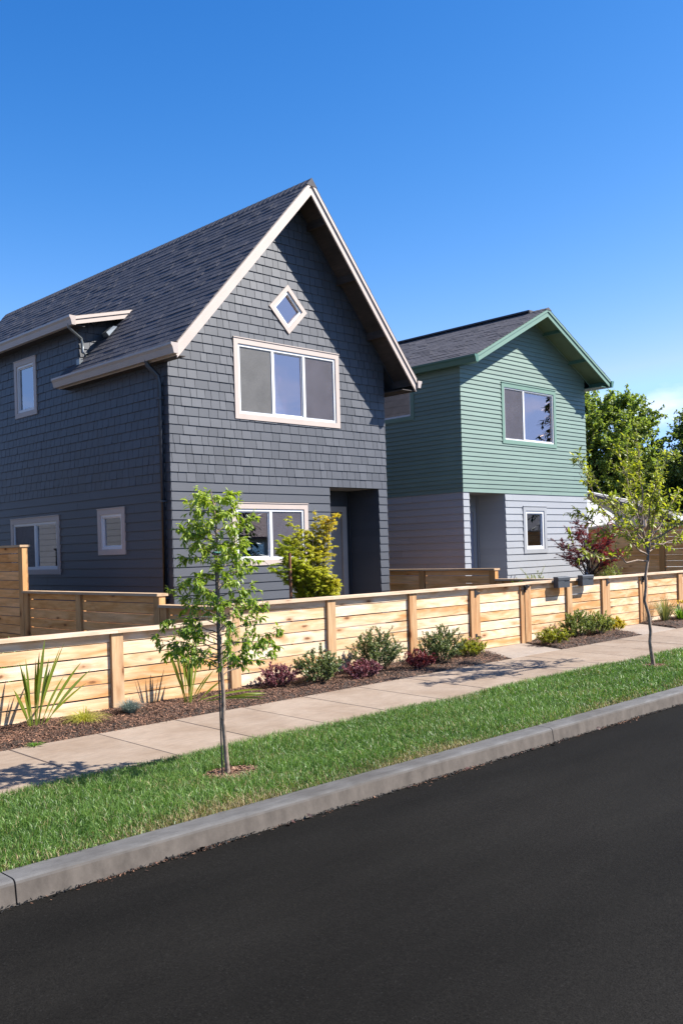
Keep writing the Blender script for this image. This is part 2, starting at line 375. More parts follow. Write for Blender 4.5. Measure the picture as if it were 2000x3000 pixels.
M['lf_back2'] = leafmat('dark_background_leaf', (0.070, 0.122, 0.026), (0.24, 0.285, 0.075), 0.45, 0.38)
M['crumb'] = leafmat('asphalt_crumb', (0.006, 0.006, 0.006), (0.022, 0.020, 0.018), 0.9, 0.0)
M['lf_conifer'] = leafmat('conifer_needles', (0.010, 0.022, 0.010), (0.035, 0.06, 0.02), 0.6, 0.1)
M['lf_dead'] = leafmat('fallen_leaf', (0.016, 0.006, 0.005), (0.060, 0.016, 0.010), 0.6, 0.1, (1.2, 1, 1))
M['petal_pink'] = leafmat('pink_petals', (0.30, 0.08, 0.13), (0.50, 0.20, 0.26), 0.6, 0.2, (1.2, 1, 1))
M['petal_yellow'] = leafmat('yellow_petals', (0.65, 0.38, 0.02), (0.75, 0.52, 0.04), 0.6, 0.2, (1.2, 1.1, .8))
M['teal'] = paint('teal_tie', (0.01, 0.16, 0.13), 0.6, 0.05)

# ------------------------------------------------------------------ ground levels
def G(x, y):          # pavement surface: falls to the kerb, climbs gently along the street
    return -1.735 + 0.008*x - 0.02*(9.33 - y)
def ROADZ(x): return G(x, 5.2) - 0.14
def yardz(x, y): return -1.735 + 0.008*x + 0.03*min(max(y-9.33, 0), 4.5) + 0.02

# ground: one sheet to the horizon, everything else lies above it
xs = [-900, -300, -60, -20, 0, 20, 40, 60, 300, 900]; ys = [-900, -300, -60, -20, 2, 10, 30, 60, 300, 900]
gv = [(x, y, -2.2 + 0.008*max(-60, min(60, x))) for y in ys for x in xs]
gf = [(j*10+i, j*10+i+1, (j+1)*10+i+1, (j+1)*10+i) for j in range(9) for i in range(9)]
tag(mobj('ground', gv, gf, M['terrain']), kind='structure')
def sheet(name, x0, x1, y0, y1, zf, mat, nx=2, ny=2, kind='structure', parent=None):
    X = np.linspace(x0, x1, nx); Y = np.linspace(y0, y1, ny)
    v = [(x, y, zf(x, y)) for y in Y for x in X]
    f = [(j*nx+i, j*nx+i+1, (j+1)*nx+i+1, (j+1)*nx+i) for j in range(ny-1) for i in range(nx-1)]
    return mobj(name, v, f, mat, parent, kind=kind)
sheet('road', -60, 90, -4.6, 5.16, lambda x, y: ROADZ(x) + 0.018*min(5.16-y, y+4.6)*0.9, M['asphalt'], 2, 21)
sheet('far_verge', -60, 90, -9.5, -4.7, lambda x, y: ROADZ(x)+0.13, M['terrain'])
sheet('yard', -30, 60, 9.35, 40, lambda x, y: yardz(x, y), M['yard'], 2, 20)
verge = sheet('verge', -30, 60, 5.31, 6.91, lambda x, y: G(x, y)-0.018, M['turf'])
# kerb: cast sections with rounded nose and open joints
kerb = tag(bpy.data.objects.new('kerb', None), kind='structure'); C.objects.link(kerb)
kx = [-30, -24.6, -19.2, -13.8, -8.4, -3.02, 2.385, 7.785, 13.185, 18.585, 23.985, 29.4, 34.8, 60]
prof = [(5.335, -0.35), (5.335, 0.0), (5.19, -0.002), (5.168, -0.006), (5.155, -0.016), (5.150, -0.030), (5.132, -0.16), (5.130, -0.35)]
for a, b in zip(kx[:-1], kx[1:]):
    m = MB(); n = 6
    a += 0.005; b -= 0.005
    X = np.linspace(a, b, n); P = len(prof)
    v = [(x, y + 0.004*math.sin(x*2.1+y*9), G(x, 5.33)+z) for x in X for y, z in prof]
    f = [(i*P+j, i*P+(j+1) % P, (i+1)*P+(j+1) % P, (i+1)*P+j) for i in range(n-1) for j in range(P)] + [tuple(range(P)), tuple(range((n-1)*P, n*P))[::-1]]
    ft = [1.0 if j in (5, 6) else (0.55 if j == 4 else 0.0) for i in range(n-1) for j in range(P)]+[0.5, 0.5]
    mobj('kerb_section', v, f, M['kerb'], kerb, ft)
sheet('gutter_joint', -30, 60, 5.10, 5.34, lambda x, y: ROADZ(x)-0.004, M['soil'])
# pavement slabs
walk = tag(bpy.data.objects.new('pavement', None), kind='structure'); C.objects.link(walk)
def slab(x0, x1, y0, y1, par, mat, gap=0.004, dz=0.0, tilt=0.0, name='slab', skew=0.0):
    x0 += gap; x1 -= gap; e = 0.007
    t = lambda x, y: G(x, y)+dz+tilt*(x-x0)
    def ring(i, z):
        return [(x0+i, y0+i, t(x0, y0)+z), (x1-i, y0+i, t(x1, y0)+z), (x1-i+skew, y1-i, t(x1, y1)+z), (x0+i+skew, y1-i, t(x0, y1)+z)]
    v = ring(0, -0.12)+ring(0, -e)+ring(e, 0)
    f = [(8, 9, 10, 11)] + [(k*4+i, k*4+(i+1) % 4, (k+1)*4+(i+1) % 4, (k+1)*4+i) for k in range(2) for i in range(4)]
    return mobj(name, v, f, mat, par)
jx = [3.85-0.9*k for k in range(30, 0, -1)] + [3.85+0.9*k for k in range(0, 48)]
for i, (a, b) in enumerate(zip(jx[:-1], jx[1:])):
    slab(a, b, 6.9, 8.36, walk, M['walk'], 0.006 if i % 4 == 1 else 0.003, random.uniform(-.002, .002))
slab(11.64, 12.97, 8.37, 9.44, walk, M['pad'], 0.002, 0.0, name='landing_slab', skew=0.40)
slab(15.58, 16.85, 8.37, 9.44, walk, M['pad'], 0.002, 0.0, name='landing_slab', skew=0.50)
sheet('pavement_bed', -30, 60, 6.88, 9.5, lambda x, y: G(x, y)-0.03, M['soil'])

# ------------------------------------------------------------------ siding machinery
def clip(poly, a, b, c):       # keep a*u+b*z+c >= 0
    o = []
    for i in range(len(poly)):
        p, q = poly[i], poly[(i+1) % len(poly)]
        dp, dq = a*p[0]+b*p[1]+c, a*q[0]+b*q[1]+c
        if dp >= 0: o.append(p)
        if dp*dq < 0:
            s = dp/(dp-dq); o.append((p[0]+s*(q[0]-p[0]), p[1]+s*(q[1]-p[1])))
    return o
def halfplanes(poly):          # counter-clockwise convex polygon -> inward half planes
    h = []
    for i in range(len(poly)):
        (x0, y0), (x1, y1) = poly[i], poly[(i+1) % len(poly)]
        h.append((-(y1-y0), x1-x0, (y1-y0)*x0-(x1-x0)*y0))
    return h
def area(p): return abs(sum(p[i][0]*p[(i+1) % len(p)][1]-p[(i+1) % len(p)][0]*p[i][1] for i in range(len(p))))/2
def inside(poly, region):
    for h in halfplanes(region):
        poly = clip(poly, *h)
        if len(poly) < 3: return []
    return poly
def minus(polys, hole):
    hp = halfplanes(hole); res = []
    for poly in polys:
        rest = poly
        for a, b, c in hp:
            o = clip(rest, -a, -b, -c)
            if len(o) >= 3 and area(o) > 2e-4: res.append(o)
            rest = clip(rest, a, b, c)
            if len(rest) < 3: break
    return res
def rect(u0, u1, z0, z1): return [(u0, z0), (u1, z0), (u1, z1), (u0, z1)]
class Plane:                   # wall plane: (u, out, z) -> world
    def __init__(s, ax, val, sign=-1): s.ax, s.val, s.sign = ax, val, sign
    def __call__(s, u, o, z):
        return (u, s.val+s.sign*o, z) if s.ax == 'Y' else (s.val+s.sign*o, u, z)
    def box(s, mb, u0, u1, o0, o1, z0, z1, t=0.5):
        a, b = s(u0, o0, z0), s(u1, o1, z1)
        return mb.box(min(a[0], b[0]), max(a[0], b[0]), min(a[1], b[1]), max(a[1], b[1]), z0, z1, t)
def wedge(mb, pl, poly, zb, zt, ob, ot, t=0.5):
    n = len(poly); fo = lambda z: ob+(ot-ob)*(z-zb)/(zt-zb)
    v = [pl(u, fo(z), z) for u, z in poly]+[pl(u, 0.0, z) for u, z in poly]
    f = [tuple(range(n))]+[(i, n+i, n+(i+1) % n, (i+1) % n) for i in range(n)]
    mb.add(v, f, t)
def lap(parent, pl, region, holes, z0, z1, exp, mat, ob=0.019, ot=0.003, name='siding_board', butt=3.6, far=None):
    """horizontal lap boards, one object per board length"""
    z = z0; us = [p[0] for p in region]; k = 0
    u0, u1 = min(us), max(us); stuff = MB()
    while z < z1-0.01:
        zt = min(z+exp, z1)
        cuts = [u0]; c = u0+random.uniform(0.6, butt)
        while c < u1-0.4: cuts.append(c); c += butt
        cuts.append(u1)
        for a, b in zip(cuts[:-1], cuts[1:]):
            p = inside(rect(a+(0.0015 if a > u0 else 0), b-(0.0015 if b < u1 else 0), z, zt), region)
            if not p: continue
            ps = [p]
            for h in holes: ps = minus(ps, h)
            # pieces of a board split by an opening become boards of their own
            groups = {}
            for q in ps:
                cu = sum(x for x, _ in q)/len(q)
                key = 0
                for i, h in enumerate(holes):
                    hu = [x for x, _ in h]; hz = [y for _, y in h]
                    if min(hz) < (z+zt)/2 < max(hz): key += 1 if cu > (min(hu)+max(hu))/2 else 0
                groups.setdefault(key, []).append(q)
            for g in groups.values():
                mb = stuff if (far and a > far) else MB(); tt = random.random()
                for q in g: wedge(mb, pl, q, z, z+exp, ob, ot, tt)
                if mb is not stuff: mb.build(name, mat, parent)
        z += exp; k += 1
    if stuff.v: stuff.build('siding_boards', mat, parent, 'stuff')
def core(parent, pl, region, holes, mat, th=0.15, name='wall'):
    ps = [region]
    for h in holes: ps = minus(ps, h)
    mb = MB()
    for p in ps:
        n = len(p)
        v = [pl(u, -0.001, z) for u, z in p]+[pl(u, -th, z) for u, z in p]
        mb.add(v, [tuple(range(n)), tuple(range(n, 2*n))[::-1]]+[(i, n+i, n+(i+1) % n, (i+1) % n) for i in range(n)])
    return mb.build(name, mat, parent)

def window(parent, pl, u0, u1, z0, z1, tw, trim, sashes, label=None, fl=True, jw=0.045, tilt=None):
    """opening u0..u1 x z0..z1 is the vinyl frame's outer size; the trim runs round it.
    sashes: list of (fraction, kind) kinds: glass, sky, screen"""
    fr = MB(); d0, d1 = -0.05, 0.012
    for a, b, c, d in ((u0, u0+jw, z0, z1), (u1-jw, u1, z0, z1), (u0+jw, u1-jw, z0, z0+jw), (u0+jw, u1-jw, z1-jw, z1)): pl.box(fr, a, b, d0, d1, c, d)
    W = u1-u0-2*jw; u = u0+jw; panes = []
    for i, (fz, kind) in enumerate(sashes):
        a, b = u, u+W*fz; u = b
        if i < len(sashes)-1:
            pl.box(fr, b-0.03, b+0.03, d0+.002, d1-0.004, z0+jw, z1-jw)
        panes.append((a+(0.03 if i else 0), b-(0.03 if i < len(sashes)-1 else 0), kind))
    win = fr.build('window', M['vinyl'], parent)
    if label: win['label'] = label
    for a, b, kind in panes:
        s = MB(); e = 0.022
        for q in ((a, a+e, z0+jw, z1-jw), (b-e, b, z0+jw, z1-jw), (a+e, b-e, z0+jw, z0+jw+e), (a+e, b-e, z1-jw-e, z1-jw)): pl.box(s, q[0], q[1], -0.045, -0.012, q[2], q[3])
        s.build('sash', M['vinyl'], win)
        p = MB(); pl.box(p, a+e, b-e, -0.034, -0.029, z0+jw+e, z1-jw-e); p.build('pane', M['glass_sky'] if kind == 'sky' else M['glass'], win)
        if kind.startswith('screen'):
            p = MB(); pl.box(p, a+0.012, b-0.012, -0.009, -0.006, z0+jw+0.012, z1-jw-0.012); p.build('insect_screen', M['screen_dark'] if kind == 'screen_dark' else M['screen'], win)
    o1 = 0.030
    for q in ((u0-tw, u0, z0-tw, z1+tw), (u1, u1+tw, z0-tw, z1+tw), (u0, u1, z0-tw, z0), (u0, u1, z1, z1+tw)):
        t = MB(); pl.box(t, q[0], q[1], -0.02, o1, q[2], q[3]); t.build('trim', trim, win)
    if fl:
        t = MB(); pl.box(t, u0-tw-0.008, u1+tw+0.008, -0.02, o1+0.012, z1+tw+0.001, z1+tw+0.016); t.build('head_flashing', trim, win)
    return win
def hole(u0, u1, z0, z1, e=0.0): return rect(u0-e, u1+e, z0-e, z1+e)

def gutter(parent, x_back, sgn, y0, y1, ztop, mat, size=0.13, drop=0.15):
    # K-style profile, outwards is sgn
    pr = [(0, 0), (sgn*size, 0.004), (sgn*size, -0.03), (sgn*size*0.80, -0.07), (sgn*size*0.62, -drop), (0, -drop), (0, -drop+0.006), (sgn*size*0.58, -drop+0.006), (sgn*size*0.92, -0.03), (sgn*size*.94, -0.006), (0, -0.01)]
    mb = MB()
    mb.prism([pr[0], pr[1], pr[2], pr[3], pr[4], pr[5]], y0, y1, lambda p, q, a: (x_back+p, a, ztop+q))
    return mb.build('gutter', mat, parent)
def roof_slope(parent, ridge, eave, y0, y1, mat, exp=0.143, n_single=0, cut=None, thing_name='roof_shingle', wmin=0.22, wmax=0.36):
    """asphalt shingles on the plane ridge(x,z) -> eave(x,z), y0..y1. cut(x, y) says where the plane is absent"""
    rx, rz = ridge; ex, ez = eave
    Ls = math.hypot(rx-ex, rz-ez); ux, uz = (rx-ex)/Ls, (rz-ez)/Ls       # up the slope
    nx, nz = (-uz, ux) if ux > 0 else (uz, -ux)
    pieces = []
    n = int(Ls/exp)+1
    for r in range(n):
        s0, s1 = r*exp-0.012, min((r+1)*exp+0.02, Ls)
        y = y0-random.uniform(0, .25)
        while y < y1:
            yw = random.uniform(wmin, wmax); a, b = max(y, y0), min(y+yw, y1); y += yw
            if b-a < 0.03: continue
            xm = ex+ux*(s0+s1)/2
            if cut and cut(xm, (a+b)/2): continue
            pieces.append((a, b, s0, s1, random.choice((0.006, 0.008, 0.008, 0.013)), random.random()))
    pieces.sort(key=lambda p: p[0]+0.02*p[2])
    stuff = MB()
    for i, (a, b, s0, s1, th, tt) in enumerate(pieces):
        g = 0.0015
        P = lambda s, h: (ex+ux*s+nx*h, ez+uz*s+nz*h)
        lo, lo2, hi = P(s0, th), P(s0, -0.004), P(s1, 0.0015)
        v = [(lo[0], a+g, lo[1]), (lo[0], b-g, lo[1]), (hi[0], b-g, hi[1]), (hi[0], a+g, hi[1]), (lo2[0], a+g, lo2[1]), (lo2[0], b-g, lo2[1])]
        f = [(0, 1, 2, 3), (4, 5, 1, 0), (0, 3, 4), (1, 5, 2)]
        if i < n_single:
            MB().add(v, f, tt).build(thing_name, M['shingle'], parent)
        else: stuff.add(v, f, tt)
    if stuff.v: stuff.build('roof_shingles', M['shingle'], parent, 'stuff')
def ridge_caps(parent, x, z, dl, dr, y0, y1):
    y = y0
    while y < y1:
        b = min(y+0.15, y1); w_ = 0.13
        for_ = MB(); e = 0.012
        for_.add([(x, y, z+e+.010), (x-w_, y, z-w_*dl+e+.008), (x+w_, y, z-w_*dr+e+.008), (x, b+0.03, z+e), (x-w_, b+0.03, z-w_*dl+e-.004), (x+w_, b+.03, z-w_*dr+e-.004)],
                 [(0, 3, 4, 1), (0, 2, 5, 3), (0, 1, 2)], random.random())
        for_.build('ridge_cap', M['shingle'], parent); y += 0.15

# ------------------------------------------------------------------ the slate house
YA = 13.1; ZB = -1.62; ZF = 1.2406                 # facade plane, foot of wall, storey line
AL, AR = 8.92, 14.11
FY = 12.55                                          # front edge of the roofs
A_R, A_L, A_T = (11.745, 6.755), (8.736, 3.435), (14.475, 3.448)   # ridge, left and right eave, top surface
mL = (A_R[1]-A_L[1])/(A_R[0]-A_L[0]); mR = (A_R[1]-A_T[1])/(A_T[0]-A_R[0])
zl = lambda x: A_L[1]+mL*(x-A_L[0]); zr = lambda x: A_T[1]+mR*(A_T[0]-x)
DK = 0.13
A_BACK = 24.9
houseA = thing('slate_house', 'dark slate blue two-storey house with steep gable and taupe trim', 'house', ((AL+AR)/2, YA, ZB))
PF = Plane('Y', YA); PS = Plane('X', AL)
regA = [(AL, ZB), (AR, ZB), (AR, zr(AR)-DK), (A_R[0], A_R[1]-DK), (AL, zl(AL)-DK)]
wbig = (10.375, 12.735, 2.470, 3.700); wlow = (10.24, 11.825, -0.108, 0.802); doorA = (12.511, 13.867, ZB-.2, ZF)
dc, dz_, dh = 11.58, 4.478, 0.456
diam = [(dc, dz_-.345), (dc+.345, dz_), (dc, dz_+.345), (dc-.345, dz_)]
holesA = [hole(*wbig), hole(*wlow), diam, rect(*doorA)]
core(houseA, PF, regA, holesA, M['felt'])
holesA_s = [hole(*wbig, .06), hole(*wlow, .06), diam, rect(*doorA)]
lap(houseA, PF, [(AL, ZB), (AR, ZB), (AR, ZF), (AL, ZF)], holesA_s, ZF-0.158*18, ZF, 0.158, M['slate_board'])
sideu = (17.74, 18.485, 3.01, 3.962); sidel = (16.97, 18.84, -0.186, 0.752); sides_ = (14.612, 15.332, 0.158, 0.782)
DY = 16.40                                          # the lower roof ends here, the shed dormer begins
regS1 = [(YA, ZF), (DY, ZF), (DY, 3.42), (YA, 3.42)]
regS2 = [(DY, ZF), (25, ZF), (25, 4.36), (DY, 4.36)]
core(houseA, PS, [(YA+.151, ZB), (A_BACK-.3, ZB), (A_BACK-.3, ZF), (YA+.151, ZF)], [hole(*sidel), hole(*sides_)], M['slate_plain'])
core(houseA, PS, [(YA+.151, ZF), (DY, ZF), (DY, 3.42), (YA+.151, 3.42)], [], M['felt'])
core(houseA, PS, [(DY, ZF), (A_BACK-.3, ZF), (A_BACK-.3, 4.4), (DY, 4.4)], [hole(*sideu)], M['felt'])
lap(houseA, PS, [(YA-.012, ZB), (20.5, ZB), (20.5, ZF), (YA-.012, ZF)], [hole(*sidel, .06), hole(*sides_, .06)], ZF-0.158*18, ZF, 0.158, M['slate_board'], butt=3.66)
bxo('wall', houseA, M['slate_plain'], AR-.15, AR, YA+.151, A_BACK-.3, ZB, 3.72)
bxo('wall', houseA, M['slate_plain'], AL+.15, AR-.15, A_BACK-.45, A_BACK-.3, ZB, 3.5)
MB().prism([(AL+.1, 3.5), (AR-.1, 3.5), (A_R[0], 6.55)], A_BACK-.45, A_BACK-.3, lambda p, q, a: (p, a, q)).build('wall', M['slate_plain'], houseA)
bxo('floor', houseA, M['room'], AL+.16, AR-.16, YA+.9, A_BACK-.5, -1.40, -1.30)
bxo('floor', houseA, M['room'], AL+.16, AR-.16, YA+.16, A_BACK-.5, 1.24, 1.44)
bxo('partition', houseA, M['room'], AL+.16, AR-.16, 16.2, 16.3, -1.3, 1.23)
bxo('partition', houseA, M['room'], AL+.16, AR-.16, 16.42, 16.5, 1.45, 4.3)

def shingles(polys_region, pl, holes, z0, z1, exp=0.158):
    out = []; u0 = min(p[0] for p in polys_region); u1 = max(p[0] for p in polys_region); z = z0
    while z < z1:
        u = u0-random.uniform(0, .2)
        while u < u1:
            wd = random.choice((0.13, 0.15, 0.17, 0.19, 0.21, 0.21, 0.24, 0.28)); a, b = u+.004, u+wd-.004; u += wd
            p = inside(rect(max(a, u0), min(b, u1), z, z+exp), polys_region) if min(b, u1) > max(a, u0)+.01 else []
            if not p: continue
            ps = [p]
            for h in holes: ps = minus(ps, h)
            ps = [q for q in ps if area(q) > 6e-4]
            if ps: out.append((ps, z, pl, random.random()))
        z += exp
    return out
front_sh = shingles([(AL-.012, ZF), (AR, ZF), (AR, zr(AR)-DK), (A_R[0], A_R[1]-DK), (AL-.012, zl(AL)-DK)], PF, holesA_s, ZF, 6.7)
side_sh = shingles([(YA-.012, ZF), (DY, ZF), (DY, 3.42), (YA-.012, 3.42)], PS, [], ZF, 3.4) + shingles([(DY, ZF), (20.6, ZF), (20.6, 4.36), (DY, 4.36)], PS, [hole(*sideu, .06)], ZF, 4.35)
front_sh.sort(key=lambda s: s[0][0][0][0]+0.25*abs(s[1]-2.0))
stuff = MB()
for i, (ps, z, pl, tt) in enumerate(front_sh+side_sh):
    mb = MB() if i < 300 else stuff
    ob = 0.016+0.005*tt
    for q in ps: wedge(mb, pl, q, z, z+.158, ob, 0.004, tt)
    if i < 300: mb.build('wall_shingle', M['slate'], houseA)
stuff.build('wall_shingles', M['slate'], houseA, 'stuff')
# strip where shingles meet the lap boards
t_ = MB(); PF.box(t_, AL-.01, doorA[0]-.001, 0, .010, ZF-.012, ZF); t_.build('belt_flashing', M['downspout'], houseA)

# windows
window(houseA, PF, *wbig, .095, M['taupe'], [(1/3, 'screen'), (1/3, 'sky'), (1/3, 'screen_dark')], 'wide three-light window with insect screens')
window(houseA, PF, *wlow, .095, M['taupe'], [(.5, 'glass'), (.5, 'screen_dark')], 'sliding window behind the golden maple')
wn_ = window(houseA, PS, *sideu, .10, M['taupe'], [(1.0, 'glass')], 'narrow window with drawn pale curtain')
c_ = MB(); n = 26
for i in range(n):
    a, b = sideu[0]+.03+(sideu[1]-sideu[0]-.06)*i/n, sideu[0]+.03+(sideu[1]-sideu[0]-.06)*(i+1)/n
    o0, o1 = -.10-.012*math.cos(i*1.9), -.10-.012*math.cos((i+1)*1.9)
    c_.add([PS(a, o0, sideu[2]+.03), PS(b, o1, sideu[2]+.03), PS(b, o1, sideu[3]), PS(a, o0, sideu[3])], [(0, 1, 2, 3)])
c_.build('curtain', M['curtain'], wn_)
window(houseA, PS, *sidel, .10, M['taupe'], [(.5, 'glass'), (.5, 'screen_dark')], 'sliding side window behind the tall fence')
window(houseA, PS, *sides_, .10, M['taupe'], [(1.0, 'glass')], 'small single side window')
# diamond window
def ring(mb, pl, c, r0, r1, o0, o1):
    P = lambda r, o: [pl(c[0], o, c[1]-r), pl(c[0]+r, o, c[1]), pl(c[0], o, c[1]+r), pl(c[0]-r, o, c[1])]
    a, b, d, e = P(r1, o1), P(r0, o1), P(r1, o0), P(r0, o0)
    for i in range(4):
        j = (i+1) % 4
        mb.add([a[i], a[j], b[j], b[i], d[i], d[j], e[j], e[i]], [(0, 1, 2, 3), (4, 7, 6, 5), (0, 4, 5, 1), (3, 2, 6, 7)])
d_ = MB(); ring(d_, PF, (dc, dz_), .285, .345, -.06, .008); dw = d_.build('diamond_window', M['vinyl'], houseA)
d_ = MB(); ring(d_, PF, (dc, dz_), .345, .456, -.02, .032); d_.build('trim', M['taupe'], dw)
d_ = MB(); r_ = .285; d_.add([PF(dc, -.035, dz_-r_), PF(dc+r_, -.035, dz_), PF(dc, -.035, dz_+r_), PF(dc-r_, -.035, dz_)], [(0, 1, 2, 3)]); d_.build('pane', M['glass_sky'], dw)

# recessed porch and front door
RB = 13.956
bxo('porch_wall', houseA, M['slate_plain'], doorA[0]-.1, doorA[1]+.1, RB, RB+.12, ZB, 1.3)
bxo('porch_wall', houseA, M['slate_plain'], doorA[0]-.1, doorA[0], YA+.15, RB, ZB, 1.3)
bxo('porch_wall', houseA, M['slate_plain'], doorA[1], doorA[1]+.1, YA+.15, RB, ZB, 1.3)
bxo('porch_ceiling', houseA, M['slate_plain'], doorA[0]-.1, doorA[1]+.1, YA+.02, RB, ZF+.02, ZF+.08)
bxo('porch_floor', houseA, M['pad'], doorA[0]-.05, doorA[1]+.05, YA-.05, RB, -1.50, -1.36)
PR = Plane('X', doorA[1], -1)
lap(houseA, PR, [(YA+.005, ZB), (RB-.05, ZB), (RB-.05, ZF), (YA+.005, ZF)], [], ZF-0.158*18, ZF, .158, M['slate_board'], .012, .003)
bxo('corner_trim', houseA, M['slate_plain'], doorA[1]-.045, doorA[1]-.018, RB-.055, RB-.015, ZB, ZF)
PB = Plane('Y', RB, -1)
lap(houseA, PB, [(doorA[0], ZB), (doorA[1]-.02, ZB), (doorA[1]-.02, ZF), (doorA[0], ZF)], [rect(12.72, 13.72, ZB-.2, .9)], ZF-0.158*18, ZF, .158, M['slate_board'], .012, .003)
dr = MB(); PB.box(dr, 12.84, 13.62, -.02, .004, -1.36, .80)
drA = dr.build('front_door', M['door_taupe'], houseA)
for q in ((12.92, 13.16, -1.15, -.45), (13.30, 13.54, -1.15, -.45), (12.92, 13.16, -.25, .62), (13.30, 13.54, -.25, .62)):
    t_ = MB(); PB.box(t_, q[0], q[1], .004, .014, q[2], q[3]); t_.build('panel', M['door_taupe'], drA)
for q in ((12.73, 12.83, -1.36, .92), (13.63, 13.755, -1.36, .92), (12.83, 13.63, .81, .92)):
    t_ = MB(); PB.box(t_, q[0], q[1], 0, .045, q[2], q[3]); t_.build('door_trim', M['taupe'], drA)
v, f = tube_arrays([(12.93, RB-.01, -.35), (12.93, RB-.06, -.35), (13.03, RB-.06, -.35)], [.012]*3, 6); mobj('door_handle', v, f, M['black'], drA)

# roof
IX = (4.44-.25*8.70-A_L[1]+mL*A_L[0])/(mL-.25); IZ = zl(IX)      # where the dormer meets the main slope
zd = lambda x: 4.44+.25*(x-8.70)
sweep = lambda p, q, a: (p, a, q)
deck = MB()
deck.prism([(A_L[0], A_L[1]), (IX, IZ), (IX, IZ-DK), (A_L[0], A_L[1]-DK)], FY, DY, sweep)
deck.prism([(IX, IZ), A_R, (A_R[0], A_R[1]-DK), (IX, IZ-DK)], FY, A_BACK, sweep)
deck.prism([A_R, A_T, (A_T[0], A_T[1]-DK), (A_R[0], A_R[1]-DK)], FY, A_BACK, sweep)
deck.prism([(8.70, 4.44), (IX+.02, zd(IX+.02)-.004), (IX+.02, zd(IX+.02)-.09), (8.70, 4.35)], 15.70, A_BACK, sweep)
roofA = deck.build('roof', M['shingle'], houseA)
E_ = (A_L[0]-.012, A_L[1]-.012*mL)
roof_slope(roofA, A_R, E_, FY-.02, A_BACK, M['shingle'], n_single=300, cut=lambda x, y: (x < IX-.02 and y > DY) or (x < IX-.05 and y > 15.9 and False), wmin=.2, wmax=.42)
roof_slope(roofA, (IX, zd(IX)), (8.685, zd(8.685)), 15.68, A_BACK, M['shingle'])
roof_slope(roofA, A_R, (A_T[0]+.012, A_T[1]-.012*mR), FY-.02, A_BACK, M['shingle'], exp=.286, wmin=.6, wmax=.9)
ridge_caps(roofA, A_R[0], A_R[1], mL, mR, FY-.03, A_BACK+.02)
for nm, e, zf in (('left', A_L, zl), ('right', A_T, zr)):
    q = lambda d, x: (x, zf(x)-d)
    MB().prism([q(.275, e[0]), q(.275, A_R[0]), q(.02, A_R[0]), q(.02, e[0])], FY-.001, FY+.03, sweep).build('rake_board', M['taupe'], roofA)
    MB().prism([q(.105, e[0]), q(.105, A_R[0]), q(.025, A_R[0]), q(.025, e[0])], FY-.024, FY-.002, sweep).build('rake_trim', M['taupe'], roofA)
    xi = AL-.02 if nm == 'left' else AR+.02
    MB().prism([q(DK+.004, e[0]), q(DK+.004, A_R[0]), q(DK+.012, A_R[0]), q(DK+.012, e[0])], FY+.031, YA+.02, sweep).build('soffit', M['soffit'], roofA)
    # lookouts under the overhang, at right angles to the wall
    for t in (.14, .41, .70, .97):
        x = A_R[0]+(e[0]-A_R[0])*t; w_ = .045
        MB().prism([(x-w_/2, zf(x-w_/2)-DK-.012), (x+w_/2, zf(x+w_/2)-DK-.012), (x+w_/2, zf(x)-.26), (x-w_/2, zf(x)-.26)], FY+.031, YA-.002, sweep).build('lookout', M['soffit'], roofA)
    # moulding along the top of the wall
    MB().prism([q(DK+.013, e[0]), q(DK+.013, A_R[0]), q(DK+.06, A_R[0]), q(DK+.06, e[0])], YA-.034, YA-.018, sweep).build('frieze', M['downspout'], roofA)
bxo('eave_board', roofA, M['taupe'], A_L[0]-.018, A_L[0]-.001, FY, DY, A_L[1]-.24, A_L[1]-.03)
bxo('eave_board', roofA, M['soffit'], A_T[0]+.001, A_T[0]+.02, FY, A_BACK, A_T[1]-.27, A_T[1]-.03)
bxo('eave_soffit', roofA, M['soffit'], A_L[0], AL, FY+.04, DY, A_L[1]-.235, A_L[1]-.22)
bxo('eave_soffit', roofA, M['soffit'], AR, A_T[0], FY+.04, A_BACK, A_T[1]-.265, A_T[1]-.25)
bxo('eave_board', roofA, M['taupe'], 8.682, 8.699, 15.70, A_BACK, 4.27, 4.42)
bxo('eave_soffit', roofA, M['soffit'], 8.70, AL, 15.72, A_BACK, 4.275, 4.29)
MB().prism([(8.70, zd(8.70)-.155), (IX+.05, zd(IX+.05)-.155), (IX+.05, zd(IX+.05)-.01), (8.70, zd(8.7)-.01)], 15.675, 15.698, sweep).build('rake_board', M['taupe'], roofA)
MB().prism([(8.70, zd(8.70)-.065), (IX+.05, zd(IX+.05)-.065), (IX+.05, zd(IX+.05)-.008), (8.70, zd(8.7)-.008)], 15.655, 15.674, sweep).build('rake_trim', M['taupe'], roofA)
gutter(houseA, A_L[0]-.02, -1, FY-.06, DY+.03, A_L[1]-.055, M['gutter'], .135, .165)
gutter(houseA, 8.68, -1, 15.62, A_BACK, 4.425, M['gutter'], .125, .165)
gutter(houseA, A_T[0]+.021, 1, FY-.04, A_BACK, A_T[1]-.06, M['gutter'], .12, .14)
